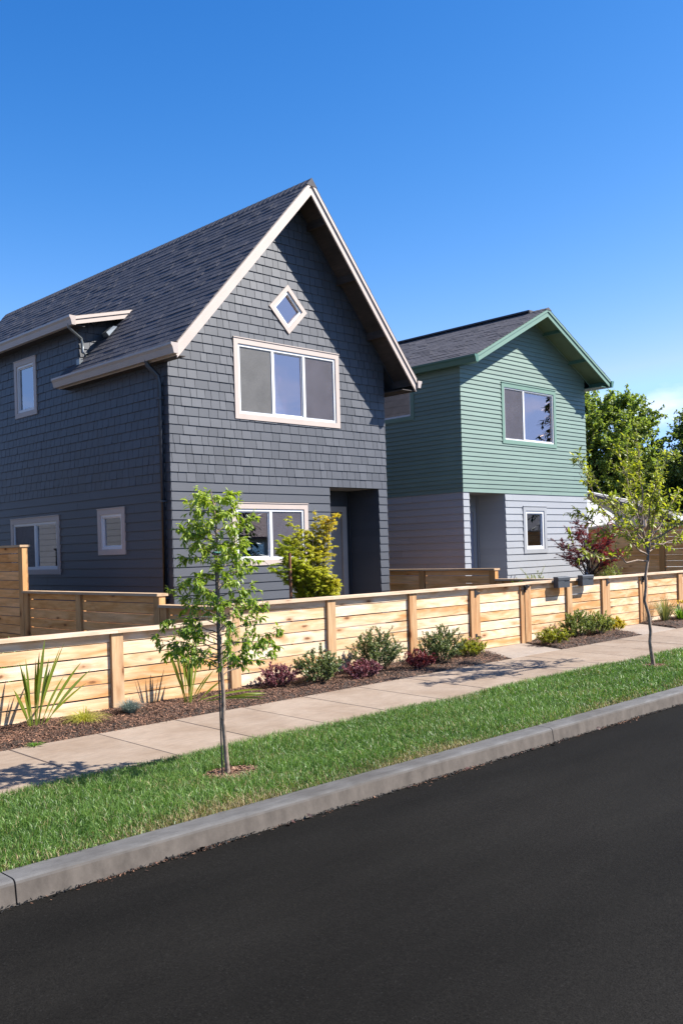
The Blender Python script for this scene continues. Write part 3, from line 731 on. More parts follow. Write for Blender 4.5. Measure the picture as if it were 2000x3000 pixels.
# dormer cheek with its own shingles
CH = 15.98
PC = Plane('Y', CH, -1)
core(houseA, PS, [(CH+.1, 3.55), (DY, 3.55), (DY, 4.4), (CH+.1, 4.4)], [], M['felt'])
st_ = MB()
for ps, z, pl, tt in shingles([(CH-.012, zl(AL)), (DY, zl(AL)), (DY, 4.36), (CH-.012, 4.36)], PS, [], ZF+.158*15, 4.35):
    for q in ps: wedge(st_, pl, q, z, z+.158, .018, .004, tt)
st_.build('cheek_shingles', M['slate'], houseA, 'stuff')
cheek = [(AL, zl(AL)), (IX, IZ), (AL, zd(AL)-.09)]
core(houseA, PC, cheek, [], M['slate_plain'], .1, 'dormer_cheek')
for ps, z, pl, tt in shingles(cheek, PC, [], 3.45, 4.5):
    mb = MB()
    for q in ps: wedge(mb, pl, q, z, z+.158, .018, .004, tt)
    mb.build('cheek_shingle', M['slate'], houseA)
bxo('kickout_flashing', houseA, M['zinc'], AL-.06, AL+.02, 15.86, 15.97, 3.60, 3.70)
def pipe(name, parent, pts, hw, mat):
    v, f = tube_arrays(pts, [hw*1.3]*len(pts), 4); return mobj(name, v, f, mat, parent)
pipe('downspout', houseA, [(8.665, 13.32, 3.24), (8.665, 13.32, 3.16), (8.84, 13.27, 2.99), (8.862, 13.26, 2.86), (8.862, 13.26, -1.42), (8.79, 13.25, -1.5)], .033, M['downspout'])
for z in (2.6, .9, -.7): bxo('downspout_strap', houseA, M['downspout'], 8.815, 8.912, 13.205, 13.315, z, z+.03)
pipe('downspout', houseA, [(8.62, 15.76, 4.30), (8.62, 15.76, 4.22), (8.93, 15.90, 4.10), (8.96, 15.91, 4.02), (8.96, 15.91, 3.84), (8.99, 15.80, 3.78)], .026, M['zinc'])
# roof vent hood on the lower slope
vx, vy = 9.46, 15.72; vz = zl(vx)
vent = MB(); u_ = Vector((1, 0, mL)).normalized(); n_ = Vector((-mL, 0, 1)).normalized()
def vp(s, y, h): q = Vector((vx, vy+y, vz))+u_*s+n_*h; return tuple(q)
vent.add([vp(-.13, -.10, .012), vp(-.13, .10, .012), vp(.15, .10, .012), vp(.15, -.10, .012), vp(-.11, -.08, .10), vp(-.11, .08, .10), vp(.10, .07, .075), vp(.10, -.07, .075)],
         [(0, 1, 2, 3), (4, 7, 6, 5), (0, 4, 5, 1), (1, 5, 6, 2), (2, 6, 7, 3), (3, 7, 4, 0)])
vb = vent.build('roof_vent', M['zinc'], roofA)
pl_ = MB(); pl_.add([vp(-.17, -.15, .022), vp(-.17, .15, .022), vp(.2, .15, .022), vp(.2, -.15, .022)], [(0, 1, 2, 3)]); pl_.build('flange', M['downspout'], vb)

# ------------------------------------------------------------------ the green house
BL, BR = 16.58, 21.69
B_R, B_L, B_T = (19.285, 5.610), (16.491, 4.200), (22.04, 4.210)
B_BACK = 24.0; BD = 0.10
bmL = (B_R[1]-B_L[1])/(B_R[0]-B_L[0]); bmR = (B_R[1]-B_T[1])/(B_T[0]-B_R[0])
bzl = lambda x: B_L[1]+bmL*(x-B_L[0]); bzr = lambda x: B_T[1]+bmR*(B_T[0]-x)
houseB = thing('green_house', 'narrow two-storey house, green boards above pale grey boards', 'house', ((BL+BR)/2, YA, ZB))
PSB = Plane('X', BL)
wB = (18.18, 20.225, 2.497, 3.722); sB = (18.915, 19.685, -.075, .845); doorB = (16.79, 18.132, ZB-.2, ZF)
regB = [(BL, ZB), (BR, ZB), (BR, bzr(BR)-BD), (B_R[0], B_R[1]-BD), (BL, bzl(BL)-BD)]
hB = [hole(*wB), hole(*sB), rect(*doorB)]; hBs = [hole(*wB, .06), hole(*sB, .06), rect(*doorB)]
core(houseB, PF, regB, hB, M['grey'])
lap(houseB, PF, [(BL-.012, ZB), (BR, ZB), (BR, ZF), (BL-.012, ZF)], hBs, ZF-.158*18, ZF, .158, M['grey'])
lap(houseB, PF, [(BL-.012, ZF), (BR+.012, ZF), (BR+.012, bzr(BR)-BD), (B_R[0], B_R[1]-BD), (BL-.012, bzl(BL)-BD)], hBs, ZF, 5.55, .1013, M['green'], .021, .003)
swB = (14.545, 15.60, 3.092, 3.682)
core(houseB, PSB, [(YA+.151, ZB), (B_BACK, ZB), (B_BACK, 4.12), (YA+.151, 4.12)], [hole(*swB)], M['grey'])
lap(houseB, PSB, [(YA-.012, ZB), (18.2, ZB), (18.2, ZF), (YA-.012, ZF)], [], ZF-.158*18, ZF, .158, M['grey'], butt=8)
lap(houseB, PSB, [(YA-.018, ZF), (18.2, ZF), (18.2, 4.10), (YA-.018, 4.10)], [hole(*swB, .06)], ZF, 4.10, .1013, M['green'], .020, .003, butt=8)
bxo('wall', houseB, M['green'], BR-.15, BR, YA+.151, B_BACK, ZB, 4.2)
bxo('wall', houseB, M['green'], BL+.15, BR-.15, B_BACK-.15, B_BACK-.002, ZB, 4.1)
MB().prism([(BL+.1, 4.1), (BR-.1, 4.1), (B_R[0], 5.45)], B_BACK-.15, B_BACK-.002, sweep).build('wall', M['green'], houseB)
bxo('floor', houseB, M['room'], BL+.16, BR-.16, YA+.9, B_BACK-.2, -1.40, -1.30)
bxo('floor', houseB, M['room'], BL+.16, BR-.16, YA+.16, B_BACK-.2, 1.24, 1.44)
bxo('partition', houseB, M['room'], BL+.16, BR-.16, 16.2, 16.3, -1.3, 1.23)
bxo('partition', houseB, M['room'], BL+.16, BR-.16, 17.2, 17.3, 1.45, 4.1)
window(houseB, PF, *wB, .095, M['green_trim'], [(.385, 'screen_dark'), (.615, 'sky')], 'wide sliding window in green trim', jw=.03)
window(houseB, PF, *sB, .10, M['grey_trim'], [(1.0, 'glass')], 'small white framed window in grey trim', jw=.06)
window(houseB, PSB, *swB, .10, M['green_trim'], [(1.0, 'glass')], jw=.025)
RBB = 13.919
bxo('porch_wall', houseB, M['grey'], doorB[0]-.1, doorB[1]+.1, RBB, RBB+.12, ZB, 1.3)
bxo('porch_wall', houseB, M['grey'], doorB[0]-.1, doorB[0], YA+.15, RBB, ZB, 1.3)
bxo('porch_wall', houseB, M['grey'], doorB[1], doorB[1]+.1, YA+.15, RBB, ZB, 1.3)
bxo('porch_ceiling', houseB, M['grey'], doorB[0]-.1, doorB[1]+.1, YA+.02, RBB, ZF+.02, ZF+.08)
bxo('porch_floor', houseB, M['pad'], doorB[0]-.05, doorB[1]+.05, YA-.05, RBB, -1.50, -1.36)
PRB = Plane('X', doorB[1], -1)
lap(houseB, PRB, [(YA+.005, ZB), (RBB-.05, ZB), (RBB-.05, ZF), (YA+.005, ZF)], [], ZF-.158*18, ZF, .158, M['grey'], .012, .003)
bxo('corner_trim', houseB, M['grey'], doorB[1]-.045, doorB[1]-.018, RBB-.055, RBB-.015, ZB, ZF)
PBB = Plane('Y', RBB, -1)
dr = MB(); PBB.box(dr, 17.05, 17.93, 0, .02, -1.36, .84); drB = dr.build('front_door', M['door_grey'], houseB)
for q in ((17.14, 17.42, -1.15, -.45), (17.56, 17.84, -1.15, -.45), (17.14, 17.42, -.25, .66), (17.56, 17.84, -.25, .66)):
    t_ = MB(); PBB.box(t_, q[0], q[1], .02, .03, q[2], q[3]); t_.build('panel', M['door_grey'], drB)
for q in ((16.94, 17.04, -1.36, .95), (17.94, 18.04, -1.36, .95), (17.04, 17.94, .85, .95)):
    t_ = MB(); PBB.box(t_, q[0], q[1], 0, .04, q[2], q[3]); t_.build('door_trim', M['grey_trim'], drB)
deck = MB()
deck.prism([B_L, B_R, (B_R[0], B_R[1]-BD), (B_L[0], B_L[1]-BD)], FY, B_BACK+.4, sweep)
deck.prism([B_R, B_T, (B_T[0], B_T[1]-BD), (B_R[0], B_R[1]-BD)], FY, B_BACK+.4, sweep)
roofB = deck.build('roof', M['shingle'], houseB)
roof_slope(roofB, B_R, (B_L[0]-.012, B_L[1]-.012*bmL), FY-.02, B_BACK+.4, M['shingle'], n_single=300)
roof_slope(roofB, B_R, (B_T[0]+.012, B_T[1]-.012*bmR), FY-.02, B_BACK+.4, M['shingle'], exp=.286, wmin=.6, wmax=.9)
ridge_caps(roofB, B_R[0], B_R[1], bmL, bmR, FY-.03, 18)
bxo('ridge_vent', roofB, M['shingle'], B_R[0]-.10, B_R[0]+.10, 13.0, B_BACK-.3, B_R[1]+.005, B_R[1]+.045)
for nm, e, zf in (('left', B_L, bzl), ('right', B_T, bzr)):
    q = lambda d, x: (x, zf(x)-d)
    MB().prism([q(.19, e[0]), q(.19, B_R[0]), q(.015, B_R[0]), q(.015, e[0])], FY-.001, FY+.03, sweep).build('rake_board', M['green_trim'], roofB)
    MB().prism([q(.075, e[0]), q(.075, B_R[0]), q(.018, B_R[0]), q(.018, e[0])], FY-.022, FY-.002, sweep).build('rake_trim', M['green_trim'], roofB)
    MB().prism([q(BD+.004, e[0]), q(BD+.004, B_R[0]), q(BD+.012, B_R[0]), q(BD+.012, e[0])], FY+.031, YA+.02, sweep).build('soffit', M['soffit_green'], roofB)
    for t in (.215, .62, .97):
        x = B_R[0]+(e[0]-B_R[0])*t
        MB().prism([(x-.022, zf(x-.022)-BD-.012), (x+.022, zf(x+.022)-BD-.012), (x+.022, zf(x)-.185), (x-.022, zf(x)-.185)], FY+.031, YA-.002, sweep).build('lookout', M['green_dark'], roofB)
    MB().prism([q(BD+.013, e[0]), q(BD+.013, B_R[0]), q(BD+.055, B_R[0]), q(BD+.055, e[0])], YA-.038, YA-.022, sweep).build('frieze', M['green_trim'], roofB)
bxo('eave_board', roofB, M['green_dark'], B_T[0]+.001, B_T[0]+.02, FY, B_BACK+.4, B_T[1]-.19, B_T[1]-.03)
bxo('eave_soffit', roofB, M['green_dark'], BR, B_T[0], FY+.04, B_BACK, B_T[1]-.20, B_T[1]-.185)
bxo('eave_soffit', roofB, M['green_dark'], B_L[0], BL, FY+.04, B_BACK, B_L[1]-.19, B_L[1]-.175)
gutter(houseB, B_L[0]-.002, -1, FY-.05, B_BACK+.4, B_L[1]-.03, M['green_dark'], .125, .16)
gutter(houseB, B_T[0]+.021, 1, FY-.04, B_BACK+.4, B_T[1]-.03, M['green_dark'], .125, .16)

# ------------------------------------------------------------------ fences
YF = 9.334; PITCH = 0.150; SW = 0.1365
def slat_rows(top, bottom, first, SW=SW):
    """z ranges of the slats from the first joint line downwards; the top one is cut by the cap"""
    rows = [(first+0.010, top)]; z = first
    while z > bottom+0.03:
        rows.append((max(z-SW, bottom), z)); z -= PITCH
    return rows
def slats(par, x0, x1, rows, yf, yb, mat, ax='X'):
    for z0, z1 in rows:
        j = random.uniform(-.002, .002); r = random.uniform(-.0010, .0010)
        y0, y1 = yf+random.uniform(-.002, .002), yb
        if ax == 'X': board('slat', par, mat, x0, x1, y0, y1, z0+j, z1+j-.001, r)
        else: board('slat', par, mat, y0, y1, x0, x1, z0+j, z1+j-.001, r, 'X')
fence = thing('front_fence', 'low honey coloured cedar slat fence along the pavement', 'fence', (10, YF, G(10, YF)))
FP = [(.62, .765), (2.25, 2.395), (3.86, 4.005), (5.50, 5.645), (7.15, 7.297), (8.80, 8.945), (10.46, 10.612), (11.91, 12.048), (13.378, 13.546), (14.678, 14.832), (15.878, 16.055), (17.405, 17.60), (18.93, 19.105), (20.55, 20.70), (22.1, 22.25), (23.7, 23.85), (25.3, 25.45), (26.9, 27.05)]
CAP1, CAP2 = -.797, -.610
def captop(x): return CAP1 if x < 7.2 else CAP2
for i, (a, b) in enumerate(FP):
    t = captop((a+b)/2-.01) if i != 4 else CAP2
    board('post', fence, M['cedarZ'], a, b, YF-.022, YF+.115, G(a, YF)-.06, t-.037)
for i in range(len(FP)-1):
    a, b = FP[i][1], FP[i+1][0]
    if i in (7, 10): continue                      # gates
    t = CAP1 if i < 4 else CAP2
    bot = G((a+b)/2, YF)+.012
    slats(fence, a+.002, b-.002, slat_rows(t-.037, bot, -.941 if i < 4 else -.752), YF+.018, YF+.040, M['cedarX'])
caps = [(-.5, 2.32), (2.322, 5.57), (5.572, 7.148)]
for a, b in caps: board('cap', fence, M['cap'], a, b, YF-.05, YF+.14, CAP1-.036, CAP1)
for a, b in ((7.12, 8.87), (8.872, 12.05), (13.375, 14.755), (14.757, 16.058), (17.402, 19.02), (19.022, 22.18), (22.182, 25.38), (25.382, 27.1)):
    board('cap', fence, M['cap'], a, b, YF-.05, YF+.14, CAP2-.036, CAP2)
def gate(x0, x1, label):
    g = thing('gate', label, 'gate', ((x0+x1)/2, YF, G(x0, YF)), 'cedar gates in the front fence')
    sw = .095; bot = -1.628+.008*(x0-12)
    board('stile', g, M['cedarZ'], x0, x0+sw, YF-.012, YF+.06, bot+.02, CAP2-.040)
    board('stile', g, M['cedarZ'], x1-sw, x1, YF-.012, YF+.06, bot-.02, CAP2-.040)
    slats(g, x0+sw+.001, x1-sw-.001, slat_rows(CAP2-.042, bot, -.752), YF+.016, YF+.038, M['cedarX'])
    board('rail', g, M['cedarX'], x0+sw, x1-sw, YF+.04, YF+.08, bot+.05, bot+.14)
    board('rail', g, M['cedarX'], x0+sw, x1-sw, YF+.04, YF+.08, CAP2-.2, CAP2-.11)
    board('cap', g, M['cap'], x0-.004, x1+.004, YF-.05, YF+.12, CAP2-.040, CAP2-.004)
    for z in (-.725, -1.43):
        h = MB(); h.box(x0-.055, x0-.012, YF-.030, YF-.0225, z-.062, z+.062)
        h.add([(x0-.012, YF-.028, z-.03), (x0+.095, YF-.0185, z-.012), (x0+.095, YF-.0185, z+.012), (x0-.012, YF-.028, z+.03), (x0-.012, YF-.02, z-.03), (x0+.095, YF-.0125, z-.012), (x0+.095, YF-.0125, z+.012), (x0-.012, YF-.02, z+.03)],
              [(0, 1, 2, 3), (4, 7, 6, 5), (0, 4, 5, 1), (1, 5, 6, 2), (2, 6, 7, 3), (3, 7, 4, 0)])
        h.build('hinge', M['black'], g)
    l = MB(); z = -.71; l.box(x1-.10, x1+.07, YF-.035, YF-.0235, z-.018, z+.01); l.box(x1-.012, x1+.014, YF-.045, YF-.024, z-.07, z+.075)
    l.box(x1+.02, x1+.11, YF-.05, YF-.024, z+.005, z+.05); l.box(x1-.01, x1+.008, YF-.07, YF-.035, z-.03, z+.03)
    la = l.build('latch', M['black'], g)
    v, f = tube_arrays([(x1+.03, YF-.06, z+.03), (x1+.06, YF-.075, z+.055), (x1+.10, YF-.06, z+.03)], [.007]*3, 6); mobj('latch_lever', v, f, M['black'], la)
gate(12.056, 13.366, 'cedar gate beside the spirea with pink flower heads')
gate(16.064, 17.396, 'cedar gate behind the trunk of the vase-shaped street tree')

def mailbox(x0, label):
    w_ = .365; yb, yf = YF-.052, YF-.15
    b = thing('mailbox', label, 'mailbox', (x0+w_/2, YF-.05, -.74), 'mailboxes on the front fence')
    z0, z1 = -.742, -.556
    m = MB(); m.prism([(yb, z0), (yf, z0), (yf+.002, z1-.055), (yf+.004, z1-.052), (yb, z1-.02)], x0, x0+w_, lambda p, q, a: (a, p, q)); bo = m.build('body', M['mail'], b)
    m = MB(); m.prism([(yf-.006, z1-.058), (yf-.006, z1-.012), (yf+.004, z1), (yb, z1+.006), (yb, z1-.018), (yf+.004, z1-.05)], x0-.004, x0+w_+.004, lambda p, q, a: (a, p, q)); m.build('lid', M['mail'], b)
    m = MB(); m.box(x0+w_*.58, x0+w_*.98, yf-.012, yf-.004, z1-.066, z1-.057); m.build('slot', M['black'], b)
    m = MB(); m.box(x0+.05, x0+w_-.05, yb, YF-.022, z0+.03, z1-.03); m.build('bracket', M['black'], b)
mailbox(14.20, 'dark grey mailbox beside the fence post')
mailbox(14.985, 'dark grey mailbox beside the cedar gate')

def yard_fence(name, label, X, segs, posts, mats=('cedarY', 'cedarZy', 'capY'), face=-1, first=None, gr=None, sw=.1405):
    """fence running away from the street at constant x; segs (y0, y1, captop)"""
    f = thing(name, label, 'fence', (X, segs[0][0], yardz(X, segs[0][0])), gr)
    for (y0, y1, top) in segs:
        rows = slat_rows(top-.037, yardz(X, y0)+.03, top-.037-.105, sw)
        ps = sorted(p for p in posts if y0-.01 <= p <= y1+.01)
        for p in ps: pass
        edges = [y0]+[p for p in ps if y0+.2 < p < y1-.2]+[y1]
        for a, b in zip(edges[:-1], edges[1:]): slats(f, a+.075, b-.075, rows, X-.012, X+.012, M[mats[0]], 'Y')
        for p in edges: board('post', f, M[mats[1]], X-.05, X+.05, p-.07+(0.07 if p == y0 else 0)-(0.07 if p == y1 else 0), p+.07+(0.07 if p == y0 else 0)-(0.07 if p == y1 else 0), yardz(X, p)-.06, top-.038)
        board('cap', f, M[mats[2]], X-.09, X+.09, y0-.015, y1+.0, top-.037, top)
    return f
yard_fence('side_fence', 'brown cedar side fence in front of the slate house, stepping down to the street', 7.2, [(9.49, 10.84, -.645), (10.86, 14.83, -.495)], [13.05])
yard_fence('privacy_fence', 'tall cedar privacy fence panel beside the slate house', 7.2, [(14.845, 20.4, .262)], [16.7, 18.55])
yard_fence('side_fence', 'brown cedar side fence between the slate house and the green house', 14.75, [(9.49, 10.88, -.605), (10.90, 16.4, -.405)], [12.75, 14.55])
yard_fence('back_fence', 'tall weathered cedar fence beyond the red-leaved maple', 22.35, [(9.5, 20.6, .43)], [10.1, 11.4, 12.95, 14.5, 16.1, 17.7, 19.2], sw=.1475)

# ------------------------------------------------------------------ other buildings
def simple_house(name, label, x0, x1, y0, y1, z0, eave, ridge, wall, roofm, along='X', trim=None, win=(), over=.35, boards=None):
    h = thing(name, label, 'building', ((x0+x1)/2, (y0+y1)/2, z0))
    m = MB(); th = .2
    m.box(x0, x1, y0, y0+th, z0, eave); m.box(x0, x1, y1-th, y1, z0, eave); m.box(x0, x0+th, y0+th, y1-th, z0, eave); m.box(x1-th, x1, y0+th, y1-th, z0, eave)
    if along == 'X':
        ym = (y0+y1)/2
        for x in (x0, x1-th): m.prism([(y0, eave), (y1, eave), (ym, ridge-.1)], x, x+th, lambda p, q, a: (a, p, q))
    else:
        xm = (x0+x1)/2
        for y in (y0, y1-th): m.prism([(x0, eave), (x1, eave), (xm, ridge-.1)], y, y+th, lambda p, q, a: (p, a, q))
    m.build('wall', wall, h)
    r = MB(); o = over
    if along == 'X':
        ym = (y0+y1)/2; sl_ = (ridge-eave)/(ym-y0)
        for s_, e in ((1, y0), (-1, y1)):
            r.prism([(e-s_*o, eave-o*sl_), (ym, ridge), (ym, ridge-.12), (e-s_*o, eave-o*sl_-.12)], x0-o, x1+o, lambda p, q, a: (a, p, q))
    else:
        xm = (x0+x1)/2; sl_ = (ridge-eave)/(xm-x0)
        for s_, e in ((1, x0), (-1, x1)):
            r.prism([(e-s_*o, eave-o*sl_), (xm, ridge), (xm, ridge-.12), (e-s_*o, eave-o*sl_-.12)], y0-o, y1+o, lambda p, q, a: (p, a, q))
    rf = r.build('roof', roofm, h)
    return h, rf
M['roof_grey'] = paint('weathered_roof', (0.16, 0.145, 0.14), .85, .25, 0, 4, 40, .4, (1, 1, 3))
M['roof_red'] = paint('red_roof', (0.20, 0.085, 0.075), .85, .2, 0, 4, 40, .4)
M['pale_grey'] = paint('pale_grey_paint', (0.22, 0.22, 0.23), .6, .05)
M['cream'] = paint('cream_paint', (0.45, 0.42, 0.36), .6, .06)
# low building behind the tall weathered fence: ridge parallel to the street, white gable end
fb, fr_ = simple_house('garage_building', 'low building with weathered grey roof and white gable behind the tall fence', 26.9, 45.3, 17.3, 21.9, -1.7, .98, 1.72, M['plain_white'], M['roof_grey'], 'X', over=.45)
bxo('ridge_trim', fr_, M['plain_white'], 26.5, 45.6, 19.54, 19.66, 1.72, 1.75)
bxo('eave_trim', fr_, M['plain_white'], 26.45, 45.75, 16.83, 16.849, .70, .84)
for k in range(40):
    bxo('rafter_tail', fr_, M['bark_dark'], 27.0+k*.45, 27.06+k*.45, 16.86, 17.29, .66, .74)
fb.rotation_euler.z = math.radians(19)
_c = Vector((36.1, 19.6, 0)); _R = Matrix.Rotation(-math.radians(19), 3, 'Z')
MB().prism([(24.4, .45), (27.45, .66), (27.45, .80), (24.4, 1.72)], 15.4, 15.5, lambda p, q, a: tuple(_R @ (Vector((p, a, q))-_c)+_c)).build('gable_board', M['plain_white'], fb)
# neighbour on the near side: only its reflection shows, in the side windows
nb, nr = simple_house('neighbour_house', 'pale grey house mirrored in the side windows of the slate house', -3.2, 4.3, 14.5, 30, -1.7, 3.6, 6.4, M['pale_grey'], M['shingle'], 'Y')
PN = Plane('X', 4.3, 1)
for k in range(31): 
    z = -1.6+.17*k
    if z < 3.5:
        mb = MB(); wedge(mb, PN, rect(14.5, 30, z, min(z+.17, 3.6)), z, z+.17, .009, .003); mb.build('siding_board', M['pale_grey'], nb)
for y in (19.5, 24.5):
    t_ = MB(); PN.box(t_, y, y+1.2, .02, .05, -.3, 1.1); wi = t_.build('window', M['vinyl'], nb)
    t_ = MB(); PN.box(t_, y+.07, y+1.13, .051, .056, -.23, 1.03); t_.build('pane', M['glass'], wi)
# houses over the road: only their reflections show, in the street windows
for nm, lb, x0, x1, wm, rm_ in (('house', 'cream house with red roof over the road, mirrored in the slate house windows', 26, 40, M['cream'], M['roof_red']), ('house', 'grey house over the road, mirrored in the green house windows', 52, 68, M['pale_grey'], M['roof_grey'])):
    hh, hr = simple_house(nm, lb, x0, x1, -20.5, -13, -2.0, 1.2, 3.4, wm, rm_, 'X', over=.5)
    PO = Plane('Y', -13, 1)
    for x in (x0+1.5, x0+5, x0+9.5):
        t_ = MB(); PO.box(t_, x, x+1.6, .0, .04, -.9, .6); wi = t_.build('window', M['vinyl'], hh)
        t_ = MB(); PO.box(t_, x+.08, x+1.52, .041, .046, -.82, .52); t_.build('pane', M['glass'], wi)
    t_ = MB(); PO.box(t_, x0+7.6, x0+8.6, .0, .04, -1.9, .3); t_.build('door', M['door_taupe'], hh)

# ------------------------------------------------------------------ plants
def unit(a): return a/(np.linalg.norm(a, axis=-1, keepdims=True)+1e-9)
LEAF = {  # outline in (along, across, fold) and faces
 'oval': (np.array([[0, 0, 0], [.3, .5, .08], [.3, 0, 0], [.3, -.5, .08], [.7, .38, .05], [.7, 0, -.02], [.7, -.38, .05], [1, 0, -.10]]), [(0, 2, 1), (0, 3, 2), (1, 2, 5), (1, 5, 4), (3, 6, 5), (3, 5, 2), (4, 5, 7), (5, 6, 7)]),
 'simple': (np.array([[0, 0, 0], [.5, .5, .12], [.5, 0, 0], [.5, -.5, .12], [1, 0, -.08]]), [(0, 2, 1), (0, 3, 2), (1, 2, 4), (2, 3, 4)]),
 'diamond': (np.array([[0, 0, 0], [.5, .5, .0], [.5, -.5, .0], [1, 0, -.0]]), [(0, 2, 1), (1, 2, 3)]),
}
_a = [0.0]; 
def maple_leaf():
    pts = [(0, 0, 0)]; ang = [-100, -55, 0, 55, 100]; ln = [.5, .82, 1.0, .82, .5]
    for k in range(5):
        th = math.radians(ang[k])
        pts.append((ln[k]*math.cos(th), ln[k]*math.sin(th), -.12*ln[k]))
    for k in range(4):
        th = math.radians((ang[k]+ang[k+1])/2); pts.append((.28*math.cos(th), .28*math.sin(th), 0))
    th = math.radians(-140); pts.append((.1*math.cos(th), .1*math.sin(th), 0)); pts.append((.1*math.cos(th), -.1*math.sin(th), 0))
    f = []; notch = [10]+[6, 7, 8, 9]+[11]
    for k in range(5):
        f.append((0, notch[k], 1+k)); f.append((0, 1+k, notch[k+1]))
    return np.array(pts), f
LEAF['maple'] = maple_leaf()
def leaves(pos, dirs, up_, length, width, kind='oval'):
    """batch of leaves; returns verts, tris"""
    P, F = LEAF[kind]; F = np.array(F)
    n = len(pos); d = unit(dirs); s = unit(np.cross(d, up_)); u = np.cross(s, d)
    length = np.broadcast_to(length, n)[:, None, None]; width = np.broadcast_to(width, n)[:, None, None]
    v = pos[:, None, :] + d[:, None, :]*P[None, :, 0:1]*length + s[:, None, :]*P[None, :, 1:2]*width + u[:, None, :]*P[None, :, 2:3]*length
    f = (F[None]+(np.arange(n)*len(P))[:, None, None]).reshape(-1, 3)
    return v.reshape(-1, 3), f, len(F)
def rv(n): return unit(rng.normal(size=(n, 3)))
def bez(a, b, bend, n=8):
    a, b, bend = map(np.asarray, (a, b, bend)); t = np.linspace(0, 1, n)[:, None]; c = (a+b)/2+bend
    return (1-t)**2*a+2*t*(1-t)*c+t*t*b
def on_path(path, t):
    x = np.clip(t, 0, 1)*(len(path)-1); i = np.minimum(x.astype(int), len(path)-2); w_ = (x-i)[:, None]
    return path[i]*(1-w_)+path[i+1]*w_, unit(path[i+1]-path[i])
def make_tree(name, label, trunk, trunk_r, limbs, bark, leafm, n_tw, tw_len, n_lf, lf, kind='oval', cat='tree', group=None, lf_start=.25, tw_start=.35, limb_r=.012, droop=.5, tw_up=.15, tintfn=None, sides=8, crown='crown', leafdir=.5, flat=0.0, tw_along=.7):
    """limbs: list of (start, end, bend). Twigs leave each limb, leaves sit along twigs and the limb's outer part"""
    base = trunk[0]
    T = thing(name, label, cat, tuple(base), group)
    tubes = [tube_arrays(trunk, trunk_r, sides)]
    LP, LD = [], []
    for (s, e, b, *rr) in limbs:
        p = bez(s, e, b, 9); p[1:-1] += rng.normal(size=(7, 3))*.012*np.linalg.norm(p[-1]-p[0])
        r0 = rr[0] if rr else limb_r; tubes.append(tube_arrays(p, np.linspace(r0, r0*.22, 9), 5))
        ln = np.linalg.norm(p[-1]-p[0])
        k = n_lf; t = rng.uniform(lf_start, 1, k)**.8; q, d = on_path(p, t); LP.append(q); LD.append(d)
        for t in rng.uniform(tw_start, 1.0, n_tw):
            q, d = on_path(p, np.array([t])); q = q[0]; d = d[0]
            dd = unit(d*tw_along+rv(1)[0]*np.array([1, 1, 1-flat])*.8+np.array([0, 0, tw_up])); L_ = tw_len*rng.uniform(.5, 1.1)*(1.15-.5*t)
            pp = bez(q, q+dd*L_, np.array([0, 0, .12*L_]), 5); tubes.append(tube_arrays(pp, np.linspace(r0*.35, r0*.12, 5), 4))
            tt = rng.uniform(.1, 1, n_lf); a, b_ = on_path(pp, tt); LP.append(a); LD.append(b_)
    v, f = join_tubes(tubes); mobj('trunk', v, f, bark, T, smooth=True)
    LP, LD = np.concatenate(LP), np.concatenate(LD); n = len(LP)
    d = unit(LD*leafdir+rv(n)*np.array([.9, .9, .9-.7*flat])+np.array([0, 0, -droop])); upv = unit(rv(n)*(.55-.2*flat)+np.array([0, 0, 1.0]))
    ln = lf[0]*rng.uniform(.6, 1.2, n)
    v, f, m = leaves(LP+rv(n)*.006, d, upv, ln, ln*lf[1], kind)
    ti = tintfn(LP) if tintfn else rng.uniform(0, 1, n)
    mobj(crown, v, f, leafm, T, np.repeat(np.clip(ti, 0, 1), m))
    return T

# street tree with drooping leaves, tied to a black stake
t1x, t1y = 4.69, 6.20; g1 = G(t1x, t1y)
tr = np.array([(4.69, 6.2, g1-.03), (4.685, 6.2, g1+.05), (4.665, 6.205, g1+.4), (4.668, 6.2, g1+.62), (4.655, 6.2, -.90), (4.65, 6.2, -.6), (4.648, 6.2, -.3), (4.65, 6.2, 0), (4.645, 6.2, .25), (4.625, 6.2, .42), (4.60, 6.2, .52)])
trr = [.027, .020, .0175, .017, .016, .014, .012, .010, .008, .005, .003]
limbs = []
prof_ = [(-.93, .20), (-.82, .46), (-.70, .50), (-.55, .44), (-.35, .38), (-.1, .30), (.1, .27), (.2, .32), (.35, .22), (.5, .10)]
for k in range(58):
    z = -.93+1.42*(k+.5)/58; r = np.interp(z, [a for a, _ in prof_], [b for _, b in prof_])*rng.uniform(.75, 1.12)
    th = k*2.399+rng.uniform(-.3, .3); x0 = np.interp(z-.15*r, tr[:, 2], tr[:, 0])
    s = np.array([x0, 6.2, z-.15*r]); e = s+np.array([r*math.cos(th), r*math.sin(th), .18*r+rng.uniform(-.05, .06)])
    limbs.append((s, e, np.array([0, 0, .14*r])))
for e in ((5.28, 6.15, -.66), (5.24, 6.2, -.86), (4.20, 6.25, -.70), (4.30, 6.2, -.62), (4.30, 6.22, .20)):
    z = e[2]-.12; limbs.append((np.array([np.interp(z, tr[:, 2], tr[:, 0]), 6.2, z]), np.array(e), np.array([0, 0, .05])))
make_tree('street_tree', 'young street tree with drooping bright green leaves tied to a black stake', tr, trr, limbs, M['bark'], M['lf_street'], 5, .17, 17, (.052, .36), 'oval', group='young trees in the verge', limb_r=.006, droop=.75, leafdir=.7,
          tintfn=lambda P: rng.uniform(0, .75, len(P))+np.clip((P[:, 2]+.5)*.35, -.2, .4))
st = thing('tree_stake', 'thin black stake standing beside the street tree trunk', 'stake', (4.60, 6.16, g1))
